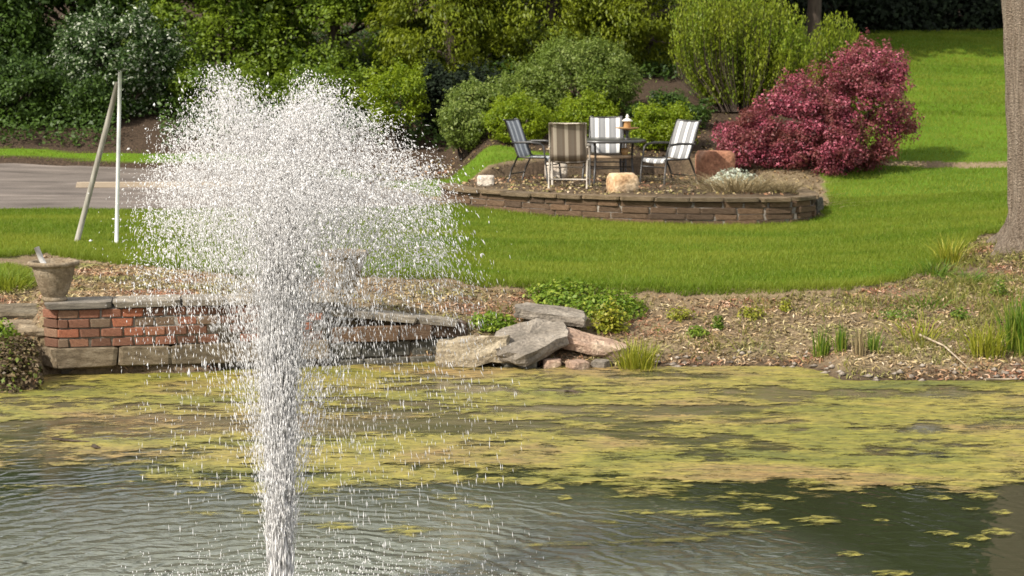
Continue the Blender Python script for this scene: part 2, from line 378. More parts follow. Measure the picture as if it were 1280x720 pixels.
M['stripe_blue'] = stripe_mat('stripe_blue', (.66, .68, .68), (.24, .26, .29), 5.6, .36, .12)
M['stripe_brown'] = stripe_mat('stripe_brown', (.50, .43, .34), (.20, .155, .115), 5.6, .30, .12)

# ground: lawn where the 'lawn' attribute says turf grows, else soil, straw and mulch
def ground_material():
    m, nt, b = new_mat('ground')
    at = nt.nodes.new("ShaderNodeAttribute"); at.attribute_name = "lawn"
    at2 = nt.nodes.new("ShaderNodeAttribute"); at2.attribute_name = "mulch"
    n1 = noise_node(nt, 2.5, 8); n2 = noise_node(nt, 26, 6); n3 = noise_node(nt, .7, 4)
    soil = ramp(nt, [(.25, (.07, .048, .03)), (.45, (.15, .105, .064)), (.6, (.24, .175, .105)), (.75, (.33, .25, .15))], n2.outputs[0]).outputs[0]
    soil2 = ramp(nt, [(.3, (.09, .065, .04)), (.5, (.18, .135, .08)), (.7, (.29, .235, .13))], n1.outputs[0]).outputs[0]
    soil = mixc(nt, soil, soil2, .5)
    mulch = ramp(nt, [(.3, (.025, .018, .012)), (.55, (.06, .04, .026)), (.75, (.12, .08, .05))], n2.outputs[0]).outputs[0]
    turf = ramp(nt, [(.3, (.065, .12, .006)), (.6, (.09, .16, .008)), (.8, (.13, .17, .02))], n3.outputs[0]).outputs[0]
    c = mixc(nt, soil, mulch, at2.outputs["Fac"])
    c = mixc(nt, c, turf, at.outputs["Fac"])
    nt.links.new(c, b.inputs["Base Color"]); b.inputs["Roughness"].default_value = .95; b.inputs["Specular IOR Level"].default_value = .15
    bump(nt, b, n2.outputs[0], .8, .04); return m
M['ground'] = ground_material()

FX, FY = -1.36, 11.0       # the fountain's place on the pond
def water_material():
    m, nt, b = new_mat('water')
    b.inputs["Roughness"].default_value = .06
    tw = nt.nodes.new("ShaderNodeTexCoord"); sy = nt.nodes.new("ShaderNodeSeparateXYZ"); nt.links.new(tw.outputs["Object"], sy.inputs[0])
    sh = nt.nodes.new("ShaderNodeMapRange"); sh.inputs[1].default_value = 14.6; sh.inputs[2].default_value = 16.5; nt.links.new(sy.outputs[1], sh.inputs[0])   # shallow silt towards the far shore
    silt = ramp(nt, [(.35, (.05, .05, .025)), (.5, (.11, .095, .055)), (.65, (.17, .14, .085))], noise_node(nt, 2.2, 6, None, .65, .5, vec_scale=(.4, 1, 1)).outputs[0]).outputs[0]
    mp0 = nt.nodes.new("ShaderNodeMapping"); mp0.inputs["Location"].default_value = (-FX, -FY, 0); nt.links.new(tw.outputs["Object"], mp0.inputs[0])
    l0 = nt.nodes.new("ShaderNodeVectorMath"); l0.operation = 'LENGTH'; nt.links.new(mp0.outputs[0], l0.inputs[0])
    sky_pale = nt.nodes.new("ShaderNodeMapRange"); sky_pale.inputs[1].default_value = 1.2; sky_pale.inputs[2].default_value = 4.0; sky_pale.inputs[3].default_value = 1; sky_pale.inputs[4].default_value = 0; nt.links.new(l0.outputs["Value"], sky_pale.inputs[0])
    deep = mixc(nt, (.022, .026, .012), (.15, .16, .13), sky_pale.outputs[0])      # paler round the fountain: sky reflection put into the colour, beside stirred-in air
    nt.links.new(mixc(nt, deep, silt, sh.outputs[0]), b.inputs["Base Color"])
    b.inputs["IOR"].default_value = 1.36; b.inputs["Specular IOR Level"].default_value = .5
    tc = nt.nodes.new("ShaderNodeTexCoord")
    mp = nt.nodes.new("ShaderNodeMapping"); mp.inputs["Location"].default_value = (-FX, -FY, 0); nt.links.new(tc.outputs["Object"], mp.inputs[0])
    ln = nt.nodes.new("ShaderNodeVectorMath"); ln.operation = 'LENGTH'; nt.links.new(mp.outputs[0], ln.inputs[0])
    # ripples spreading from the fountain, dying out with distance
    wv = nt.nodes.new("ShaderNodeTexWave"); wv.wave_type = 'RINGS'; wv.rings_direction = 'SPHERICAL'; wv.inputs["Scale"].default_value = 1.7
    wv.inputs["Distortion"].default_value = 11.0; wv.inputs["Detail"].default_value = 3; wv.inputs["Detail Scale"].default_value = 1.3
    nt.links.new(mp.outputs[0], wv.inputs[0])
    n1 = noise_node(nt, 7.5, 4, mp.outputs[0], .55, .6, vec_scale=(.42, 1.0, 1))
    n2 = noise_node(nt, 1.6, 3, mp.outputs[0], .5, .3)
    fall = nt.nodes.new("ShaderNodeMapRange"); fall.inputs[1].default_value = 1.0; fall.inputs[2].default_value = 3.8; fall.inputs[3].default_value = 1.0; fall.inputs[4].default_value = .035
    nt.links.new(ln.outputs["Value"], fall.inputs[0])
    s = nt.nodes.new("ShaderNodeMath"); s.operation = 'MULTIPLY_ADD'; s.inputs[1].default_value = .35
    nt.links.new(wv.outputs["Fac"], s.inputs[0]); nt.links.new(n1.outputs[0], s.inputs[2])
    s2 = nt.nodes.new("ShaderNodeMath"); s2.operation = 'MULTIPLY'; nt.links.new(s.outputs[0], s2.inputs[0]); nt.links.new(fall.outputs[0], s2.inputs[1])
    s3 = nt.nodes.new("ShaderNodeMath"); s3.operation = 'MULTIPLY_ADD'; s3.inputs[1].default_value = .05
    nt.links.new(n2.outputs[0], s3.inputs[0]); nt.links.new(s2.outputs[0], s3.inputs[2])
    bump(nt, b, s3.outputs[0], 1.0, .09)
    return m
M['water'] = water_material()

def algae_material():
    m, nt, b = new_mat('algae')
    n1 = noise_node(nt, .8, 6, None, .65, .5, vec_scale=(.5, 1, 1)); n2 = noise_node(nt, 18, 6, None, .75, .3, vec_scale=(.35, 1, 1))
    c1 = ramp(nt, [(.28, (.10, .115, .018)), (.42, (.20, .185, .027)), (.52, (.28, .23, .045)), (.60, (.25, .18, .058)), (.70, (.31, .19, .068))], n1.outputs[0]).outputs[0]
    c2 = ramp(nt, [(.30, (.22, .24, .22)), (.44, (.65, .67, .64)), (.58, (1.1, 1.1, 1.0)), (.74, (1.8, 1.75, 1.6))], n2.outputs[0]).outputs[0]
    c = mixc(nt, c1, c2, 1.0, 'MULTIPLY')
    nt.links.new(c, b.inputs["Base Color"]); b.inputs["Roughness"].default_value = .6
    bump(nt, b, n2.outputs[0], .8, .02)
    at = nt.nodes.new("ShaderNodeAttribute"); at.attribute_name = "cover"         # how thickly the mat grows here; it frays where thin
    n3 = noise_node(nt, 13, 7, None, .78, .5, vec_scale=(.4, 1, 1))
    ad = nt.nodes.new("ShaderNodeMath"); ad.operation = 'MULTIPLY_ADD'; ad.inputs[1].default_value = 2.4; nt.links.new(n3.outputs[0], ad.inputs[0]); nt.links.new(at.outputs["Fac"], ad.inputs[2])
    mr = nt.nodes.new("ShaderNodeMapRange"); mr.inputs[1].default_value = 1.06; mr.inputs[2].default_value = 1.46; mr.inputs[4].default_value = .93; nt.links.new(ad.outputs[0], mr.inputs[0])
    tp = nt.nodes.new("ShaderNodeBsdfTransparent"); mx = nt.nodes.new("ShaderNodeMixShader"); nt.links.new(mr.outputs[0], mx.inputs[0])
    nt.links.new(tp.outputs[0], mx.inputs[1]); nt.links.new(b.outputs[0], mx.inputs[2]); nt.links.new(mx.outputs[0], nt.nodes["Material Output"].inputs[0])
    return m
M['algae'] = algae_material()

def drop_material(name, clear):
    m, nt, b = new_mat(name)
    g = nt.nodes.new("ShaderNodeNewGeometry")
    c = ramp(nt, [(0, (.80, .78, .76)), (.5, (.88, .86, .845)), (1, (.94, .93, .92))], g.outputs["Random Per Island"]).outputs[0]
    nt.links.new(c, b.inputs["Base Color"]); b.inputs["Roughness"].default_value = .12; b.inputs["IOR"].default_value = 1.33
    tr = nt.nodes.new("ShaderNodeBsdfTranslucent"); nt.links.new(c, tr.inputs[0])
    mx = nt.nodes.new("ShaderNodeMixShader"); mx.inputs[0].default_value = .15
    nt.links.new(b.outputs[0], mx.inputs[1]); nt.links.new(tr.outputs[0], mx.inputs[2])
    tp = nt.nodes.new("ShaderNodeBsdfTransparent"); m2 = nt.nodes.new("ShaderNodeMixShader"); m2.inputs[0].default_value = clear        # clear water lets part of the view through
    nt.links.new(mx.outputs[0], m2.inputs[1]); nt.links.new(tp.outputs[0], m2.inputs[2]); nt.links.new(m2.outputs[0], nt.nodes["Material Output"].inputs[0])
    return m
M['drop'] = drop_material('water_drop', .33)
M['jet'] = drop_material('water_jet', .10)      # the jet is frothed with air and whiter

# ------------------------------------------------------------------ setting: ground, lawn, road, water
def hits(pts): return [(h.x, h.y) for h in (hit(x, y) for x, y in pts)]
# the lawn's outline, traced on the ground
LAWN_MAIN = hits([(-60, 330), (60, 322), (150, 335), (330, 352), (470, 350), (560, 352), (640, 362), (740, 368), (860, 373), (960, 373), (1060, 366), (1120, 356),
                  (1165, 342), (1200, 318), (1225, 296), (1300, 286)]) + [(9.0, 26.0), (14, 29), (16, 34)] + \
            [(18, 46), (18, 50.2), (7.4, 50.0), (7.0, 42), (6.2, 36), (5.2, 33), (4.95, 30), (4.6, 28.4), (3.9, 27.95), (3.0, 27.7), (1.9, 27.9), (.7, 28.45), (-.2, 29.1), (-.8, 29.8),
             (-1.3, 29.75), (-3, 29.6), (-8, 29.55), (-12, 29.5), (-12, 25)]
LAWN_BACK = [(-1.1, 31.0), (.2, 32.3), (1.0, 33.2), (-.2, 34.0), (-2.2, 33.6), (-2.6, 32.2)]
LAWN_STRIP = [(-14, 36.88), (-5.2, 36.7), (-2.8, 33.7), (-2.2, 34.1), (-4.4, 37.2), (-14, 37.45)]
LAWN_TUFT = hits([(-40, 372), (-40, 336), (10, 335), (38, 342), (36, 358), (8, 360)])
ROAD_POLY = [(-40, 29.75), (-3.0, 29.85), (-1.35, 30.05), (-1.2, 30.6), (-1.6, 32.0), (-2.8, 33.6), (-5.2, 36.6), (-40, 36.85)]
PATH_C = [(6.3, 33.6), (7.5, 33.4), (9, 33.3), (12, 33.2)]
def lawn_mask(X, Y):
    w = .10
    Xn = X + w * fbm(X, Y, 1.7, 21); Yn = Y + w * 1.2 * fbm(X, Y, 1.7, 31)
    m = in_poly(Xn, Yn, LAWN_MAIN) | in_poly(Xn, Yn, LAWN_BACK) | in_poly(Xn, Yn, LAWN_STRIP) | in_poly(Xn, Yn, LAWN_TUFT)
    pathY = np.interp(X, [p[0] for p in PATH_C], [p[1] for p in PATH_C])
    path = (X > 6.2) & (np.abs(Yn - pathY) < np.interp(X, [6.2, 7.5, 12], [.05, .16, .2]))
    d2 = (X - 6.55) ** 2 + ((Y - 23.9) * .8) ** 2
    return m & ~path & (d2 > .55) & ~in_poly(X, Y, PATIO_C) & ~in_poly(X, Y, ROAD_POLY)

def build_ground():
    xs = np.concatenate([np.linspace(-260, -16, 24), np.arange(-15.5, -6, .5), np.arange(-6, 9.01, .1), np.arange(9.5, 16, .5), np.linspace(17, 260, 24)])
    ys = np.concatenate([np.linspace(-60, 14, 30), np.arange(14.5, 17.6, .25), np.arange(17.7, 38, .1), np.arange(38.2, 62, .3), np.linspace(63, 300, 40)])
    X, Y = np.meshgrid(xs, ys); x, y = X.ravel(), Y.ravel()
    z = terrain(x, y)
    lw = lawn_mask(x, y).astype(float)
    z = z + .045 * lw
    lw = lw * lawn_mask(x, y - .14)
    nx, ny = len(xs), len(ys)
    i = np.arange(nx * ny).reshape(ny, nx)
    Q = np.stack([i[:-1, :-1], i[:-1, 1:], i[1:, 1:], i[1:, :-1]], -1).reshape(-1, 4)
    me = np_mesh('ground', np.stack([x, y, z], 1), Q, True)
    a = me.attributes.new("lawn", 'FLOAT', 'POINT'); a.data.foreach_set("value", lw.astype(np.float32))
    a = x / np.maximum(y, 3)
    mul = ((y > 33.2) & ~((x > 6.2) & (y < 46))).astype(float) + .75 * np.exp(-((x - 6.4) ** 2 + (y - 23.4) ** 2) / .9)
    mul = np.maximum(mul, np.where(in_poly(x, y, PATIO_C), np.clip(.75 + .5 * fbm(x, y, 1.5, 77), 0, 1), 0))
    mul = np.maximum(mul, np.clip(1 - (z - .0) / .10, 0, 1) * (y > 15))
    at = me.attributes.new("mulch", 'FLOAT', 'POINT'); at.data.foreach_set("value", np.clip(mul, 0, 1).astype(np.float32))
    tag(link('ground', me, M['ground']), kind='structure')
build_ground()

def build_road():
    xs = np.concatenate([np.linspace(-40, -13, 20), np.arange(-12.6, -1.0, .15)]); ys = np.arange(29.4, 37.2, .15)
    X, Y = np.meshgrid(xs, ys); nx, ny = len(xs), len(ys)
    x, y = X.ravel(), Y.ravel(); z = terrain(x, y) + .02
    i = np.arange(nx * ny).reshape(ny, nx)
    Q = np.stack([i[:-1, :-1], i[:-1, 1:], i[1:, 1:], i[1:, :-1]], -1).reshape(-1, 4)
    cx, cy = x[Q].mean(1), y[Q].mean(1)
    Q = Q[in_poly(cx + .06 * fbm(cx, cy, 2, 41), cy + .06 * fbm(cx, cy, 2, 42), ROAD_POLY)]
    u, inv = np.unique(Q, return_inverse=True)
    me = np_mesh('road', np.stack([x, y, z], 1)[u], inv.reshape(-1, 4), True)
    tag(link('road', me, M['road']), kind='structure')
build_road()

def build_water():
    me = np_mesh('pond_water', [(-120, -30, 0), (120, -30, 0), (120, 24, 0), (-120, 24, 0)], [(0, 1, 2, 3)])
    tag(link('pond_water', me, M['water']), kind='structure')
build_water()

# ------------------------------------------------------------------ foliage helpers
def unit(v): return v / (np.linalg.norm(v, axis=-1, keepdims=True) + 1e-9)
def leaves(P, N, L, asp=.55, rng=RNG, A=None, fold=.12):
    """one bent diamond quad per point; A = preferred leaf axis"""
    n = len(P); L = np.broadcast_to(np.asarray(L, float), (n,))[:, None]
    t = unit(rng.normal(size=(n, 3)))
    if A is not None: t = unit(A + .25 * t)
    a = unit(t - N * (t * N).sum(1, keepdims=True)); b = np.cross(N, a)
    W = L * asp
    V = np.stack([P - a * L * .5, P + b * W * .5 + N * L * fold, P + a * L * .5, P - b * W * .5 + N * L * fold], 1).reshape(-1, 3)
    Q = np.arange(4 * n).reshape(n, 4)
    return V, Q
def crown_points(C, R, ncl, rc, n, rng=RNG, sq=.75, inner=.55, lo=None, up=.45, zmin=None):
    u = unit(rng.normal(size=(ncl, 3)))
    c = np.array(C) + np.array(R) * u * rng.uniform(inner, 1.0, (ncl, 1)) ** .7
    if zmin is not None: c = c[c[:, 2] > zmin]
    k = rng.integers(0, len(c), n); d = unit(rng.normal(size=(n, 3)))
    rr = rc * rng.uniform(.6, 1.25, len(c))[k][:, None] * rng.uniform(.35, 1.0, (n, 1)) ** .6
    P = c[k] + d * rr * np.array([1, 1, sq])
    N = unit(.55 * d + .25 * u[:len(c)][k % len(c)] + up * np.array([0, 0, 1.0]) + .55 * rng.normal(size=(n, 3)))
    g = terrain(P[:, 0], P[:, 1]) + .04
    ok = P[:, 2] > g
    return P[ok], N[ok], c
def join(parts):
    V, Q, n = [], [], 0
    for v, q in parts: V.append(v); Q.append(q + n); n += len(v)
    return np.concatenate(V), np.concatenate(Q)

def plant(name, label, cat, base, group=None):
    return empty(name, base, 0, label, cat, group)
def add_part(root, name, V, Q, mat, smooth=False, kind=None):
    V = np.asarray(V, float) - np.array(root.location)
    o = link(name, np_mesh(name, V, Q, smooth), mat, root)
    if kind: o["kind"] = kind
    return o
def limbs(base, h, r0, targets, rng=RNG, lean=(0, 0), k=6, top=None):
    g = Geo(); b = np.array(base, float)
    T = [b + np.array([lean[0] * t, lean[1] * t, h * t - .15 * (t == 0)]) + np.array([*(rng.normal(size=2) * .04 * h * (t > 0) * .3), 0]) for t in (0, .06, .3, .55, .8, 1.0)]
    R = [r0 * 1.5, r0 * 1.1, r0 * .9, r0 * .7, r0 * .4, r0 * .12]
    g.tube(T, R, k)
    for q in targets:
        q = np.array(q); f = rng.uniform(.15, .7); s = b + np.array([lean[0] * f, lean[1] * f, min(h * f, max(.1, (q[2] - b[2]) * .7))])
        m = (s + q) / 2 + rng.normal(size=3) * .08 * np.linalg.norm(q - s)
        g.tube([s, m, q], [r0 * .32, r0 * .22, r0 * .06], 5 if False else 6)
    return np.concatenate(g.V), np.concatenate(g.Q)

TREES = 'trees behind the garden'
def tree(name, label, x, Ybase, top, rx, ry, zc_lo, mat, n=16000, leaf=.13, asp=.55, ncl=120, rc=.55, up=.45, sq=.7, trunk_r=.16, zlow=None, seed=1, droop=None, bmat='bark_dark', cat='tree', group=TREES, n_up=5000):
    """x = photo column of the trunk; the lower crown (seen in the picture) is finely leaved, the upper crown coarser"""
    rng = np.random.default_rng(seed)
    X = at_Y(x, 60, Ybase).x; z0 = tz(X, Ybase)
    root = plant(name, label, cat, (X, Ybase, z0), group)
    parts = []
    lowc = (X, Ybase, (zc_lo + 5.0) / 2); lowR = (rx, ry, (5.0 - zc_lo) / 2 + .3)
    P, N, c1 = crown_points(lowc, lowR, ncl, rc, n, rng, sq, .6, up=up)
    A = None if droop is None else np.tile(np.array([[0, -.3, -droop]]), (len(P), 1)) + (P - np.array(lowc)) * np.array([.5, .5, 0])
    parts.append(leaves(P, N, leaf * rng.uniform(.6, 1.3, len(P)), asp, rng, A))
    P, N, c2 = crown_points((X, Ybase, (4.2 + top) / 2), (rx * .95, ry * .95, (top - 4.2) / 2), 70, rc * 1.6, n_up, rng, .8, .35)
    parts.append(leaves(P, N, .26 * rng.uniform(.6, 1.3, len(P)), .6, rng))
    V, Q = join(parts)
    add_part(root, 'crown', V, Q, M[mat])
    tg = [c1[i] for i in rng.choice(len(c1), min(14, len(c1)), False)] + [c2[i] for i in rng.choice(len(c2), 10, False)]
    V, Q = limbs((X, Ybase, z0), top - z0 - .8, trunk_r, tg, rng)
    add_part(root, 'trunk', V, Q, M[bmat], True)
    return root

# dark wood far behind everything: closes the view between the trees
def far_wood():
    rng = np.random.default_rng(90); parts = []
    for i in range(46):
        X = rng.uniform(-26, 26); Y = rng.uniform(56, 66); z0 = tz(X, Y); h = rng.uniform(7, 12) if X > 0 else rng.uniform(2.6, 3.6)
        P, N, _ = crown_points((X, Y, z0 + h * .5), (2.4, 2.0, h * .55), 40, 1.0, 900, rng, .8, .4)
        parts.append(leaves(P, N, .42 * rng.uniform(.6, 1.3, len(P)), .6, rng))
    V, Q = join(parts)
    o = link('far_wood', np_mesh('far_wood', V, Q), M['leaf_shaded'])
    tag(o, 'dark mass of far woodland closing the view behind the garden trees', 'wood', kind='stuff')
far_wood()

tree('evergreen_tree', 'dark evergreen tree filling the far left edge above the driveway', -40, 41.5, 6.8, 2.2, 1.9, .9, 'leaf_dark', 20000, .13, .5, 150, .55, seed=11)  # dark species; shade from trees off left also put into the leaf colour
tree('evergreen_tree', 'dark leafy evergreen behind the white flecked shrub', 95, 43.0, 6.8, 2.3, 1.8, 1.2, 'leaf_dark', 20000, .13, .5, 150, .55, seed=12)
tree('leafy_tree', 'mid green leafy tree behind the left side of the fountain spray', 275, 42.2, 6.6, 2.2, 1.9, 1.5, 'leaf_mid', 30000, .10, .5, 220, .48, seed=13)
tree('leafy_tree', 'broad mid green tree behind the top of the fountain spray', 420, 42.6, 6.8, 2.2, 2.0, 1.4, 'leaf_mid', 30000, .10, .5, 220, .48, seed=14)
tree('conifer_tree', 'yellow-green conifer with feathery boughs right of the spray top', 562, 41.0, 8.5, 1.6, 1.6, 2.5, 'leaf_olive', 30000, .10, .35, 190, .38, seed=15, droop=.6)
tree('conifer_tree', 'olive green yew overhanging the grey-green mound shrub', 690, 41.5, 15.0, 1.9, 1.9, 2.7, 'leaf_olive', 32000, .10, .38, 200, .38, n_up=7000, seed=16, droop=.5)
tree('conifer_tree', 'olive green yew with low boughs left of the tall upright shrub', 800, 41.0, 15.0, 1.5, 1.7, 3.15, 'leaf_olive', 25000, .10, .38, 150, .36, seed=17, droop=.5)
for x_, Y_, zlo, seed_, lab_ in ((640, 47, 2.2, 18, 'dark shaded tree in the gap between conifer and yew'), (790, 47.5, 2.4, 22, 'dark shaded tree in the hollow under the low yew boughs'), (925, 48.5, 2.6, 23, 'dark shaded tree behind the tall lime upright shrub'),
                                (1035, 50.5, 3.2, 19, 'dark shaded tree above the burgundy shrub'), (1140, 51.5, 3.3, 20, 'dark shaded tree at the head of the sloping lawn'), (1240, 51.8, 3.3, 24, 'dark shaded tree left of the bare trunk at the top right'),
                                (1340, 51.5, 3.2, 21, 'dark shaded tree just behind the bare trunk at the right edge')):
    tree('dark_tree', lab_, x_, Y_, 18.0, 2.3, 1.7, zlo, 'leaf_shaded', 8000, .18, .5, 120, .65, seed=seed_, n_up=4500)

def tall_tree():
    rng = np.random.default_rng(29); X, Y = at_Y(1020, 60, 45.0).x, 45.0; z0 = tz(X, Y)
    root = plant('tall_tree', 'tall dark trunked tree behind the burgundy shrub, crown above the picture', 'tree', (X, Y, z0), TREES)
    P, N, c = crown_points((X + .6, Y, z0 + 5.4), (3.6, 3.0, 2.3), 130, .8, 15000, rng, .8, .3)
    V, Q = leaves(P, N, .20 * rng.uniform(.6, 1.3, len(P)), .6, rng); add_part(root, 'crown', V, Q, M['leaf_dark'])
    V, Q = limbs((X, Y, z0), 7.0, .17, [q for q in c[rng.choice(len(c), 14, False)]], rng); add_part(root, 'trunk', V, Q, M['bark_dark'], True)
tall_tree()

# ------------------------------------------------------------------ shrubs
def shrub(name, label, box, Y, depth, mat, n, leaf, asp=.5, ncl=60, rc=.3, up=.5, sq=.75, seed=1, extra=None, inner=.55, stems=10, group=None, lobes=()):
    """box = (x0, y0, x1, y1) in the photograph, at depth Y"""
    rng = np.random.default_rng(seed)
    x0, y0, x1, y1 = box
    a = at_Y(x0, y0, Y); b = at_Y(x1, y1, Y); X = (a.x + b.x) / 2
    z0 = tz(X, Y); zt = a.z; zb = min(b.z, zt - .2); zb = max(zb, z0 - .1)
    root = plant(name, label, 'shrub', (X, Y, z0), group)
    C = (X, Y, (zt + zb) / 2); R = ((b.x - a.x) / 2 - rc * .6, depth - rc * .5, (zt - zb) / 2 - rc * .35)
    P, N, c = crown_points(C, R, ncl, rc, n, rng, sq, inner, up=up)
    for (lx0, ly0, lx1, ly1, lY, ld, ln_) in lobes:
        a2 = at_Y(lx0, ly0, lY); b2 = at_Y(lx1, ly1, lY); C2 = ((a2.x + b2.x) / 2, lY, (a2.z + b2.z) / 2); R2 = ((b2.x - a2.x) / 2 - rc * .6, ld, (a2.z - b2.z) / 2 - rc * .35)
        P2, N2, c2 = crown_points(C2, R2, max(20, int(ncl * ln_ / n)), rc, ln_, rng, sq, inner, up=up)
        P = np.concatenate([P, P2]); N = np.concatenate([N, N2]); c = np.concatenate([c, c2])
    parts = [leaves(P, N, leaf * rng.uniform(.6, 1.35, len(P)), asp, rng)]
    ns = int(n / 130); kk = 16                                    # loose shoots breaking the outline
    st = c[rng.integers(0, len(c), ns)]; dd = unit((st - np.array(C)) / np.array(R) + np.array([0, 0, .7]) + .5 * rng.normal(size=(ns, 3)))
    ln = rc * rng.uniform(.8, 1.9, (ns, 1, 1)); tt = rng.uniform(.3, 1.0, (ns, kk, 1))
    SPt = (st[:, None] + dd[:, None] * ln * tt + rng.normal(size=(ns, kk, 3)) * leaf * .35).reshape(-1, 3)
    SPt = SPt[SPt[:, 2] > terrain(SPt[:, 0], SPt[:, 1]) + .03]
    parts.append(leaves(SPt, unit(rng.normal(size=SPt.shape) + np.array([0, -.3, .6])), leaf * rng.uniform(.6, 1.2, len(SPt)), asp, rng))
    V, Q = join(parts)
    add_part(root, 'foliage', V, Q, M[mat])
    g = Geo()
    for q in c[rng.choice(len(c), min(stems, len(c)), False)]:
        s = np.array([X + rng.normal() * .08, Y + rng.normal() * .08, z0 - .08]); m = s * .45 + q * .55 + rng.normal(size=3) * .05
        g.tube([s, m, q], [.022, .016, .005])
    add_part(root, 'stem', np.concatenate(g.V), np.concatenate(g.Q), M['bark_dark'], True)
    return root
shrub('flecked_shrub', 'tall green shrub speckled with white flecks behind the leaning poles', (60, 0, 235, 175), 39.6, 1.0, 'leaf_fleck', 22000, .08, .5, 170, .3, seed=31)
shrub('low_shrub', 'low dark green shrub at the left frame edge beyond the driveway', (-70, 70, 100, 198), 39.0, .9, 'leaf_dark', 15000, .09, .5, 70, .3, seed=32)
shrub('low_shrub', 'dark green shrub just left of the leaning wooden pole top', (50, 95, 165, 192), 39.0, .6, 'leaf_dark', 9000, .08, .5, 50, .25, seed=33)
shrub('low_shrub', 'green undergrowth shrub behind the left half of the spray', (200, 85, 350, 178), 39.6, .8, 'leaf_mid', 14000, .085, .5, 90, .3, seed=131)
shrub('low_shrub', 'green undergrowth shrub behind the middle of the spray', (330, 85, 470, 180), 39.4, .8, 'leaf_mid', 14000, .085, .5, 90, .3, seed=132)
shrub('low_shrub', 'dark shaded shrub below the yellow-green conifer', (500, 85, 640, 180), 38.6, .8, 'leaf_shaded', 12000, .09, .5, 90, .3, seed=133)
shrub('lime_shrub', 'bright lime shrub half hidden by the right top of the spray', (445, 80, 545, 165), 37.5, .6, 'leaf_lime', 8000, .06, .5, 60, .22, seed=34)
shrub('mound_shrub', 'large grey-green mounded shrub behind the patio chairs', (640, 46, 806, 192), 36.2, 1.1, 'leaf_grey', 28000, .062, .45, 230, .24, seed=35, inner=.6, lobes=((592, 88, 720, 192, 36.0, .9, 14000),))
shrub('pale_shrub', 'pale grey-green low shrub between the spray and the lime mounds', (545, 122, 620, 192), 35.0, .55, 'leaf_grey', 7000, .06, .5, 50, .2, seed=36)
shrub('pale_shrub', 'pale grey-green shrub at the left foot of the large mound shrub', (556, 96, 650, 186), 35.8, .6, 'leaf_grey', 11000, .06, .5, 80, .22, seed=136)
shrub('dark_groundcover', 'low dark green ground cover between the lime mounds and upright shrub', (775, 112, 900, 178), 35.6, .6, 'leaf_dark', 5000, .06, .5, 60, .14, seed=137, inner=.3)
shrub('lime_mound', 'round yellow-green shrub behind the blue striped chair', (600, 117, 694, 196), 34.4, .6, 'leaf_lime', 11000, .05, .5, 80, .18, seed=37, inner=.7)
shrub('lime_mound', 'small yellow-green shrub behind the brown striped chair', (690, 116, 776, 190), 34.9, .5, 'leaf_lime', 9000, .05, .5, 70, .17, seed=38, inner=.7)
shrub('lime_mound', 'yellow-green shrub behind the table and right chair', (780, 128, 874, 218), 33.9, .55, 'leaf_lime', 12000, .05, .5, 80, .18, seed=39, inner=.7)
shrub('burgundy_shrub', 'large burgundy shrub with pink blossom right of the patio', (985, 62, 1150, 220), 33.2, 1.1, 'leaf_burgundy', 25000, .055, .5, 190, .21, seed=40, inner=.6,
      lobes=((1040, 50, 1135, 130, 33.4, .6, 7000), (925, 90, 1080, 222, 32.9, .9, 15000), (888, 136, 1000, 222, 32.5, .55, 9000), (960, 150, 1090, 226, 32.2, .4, 7000)))

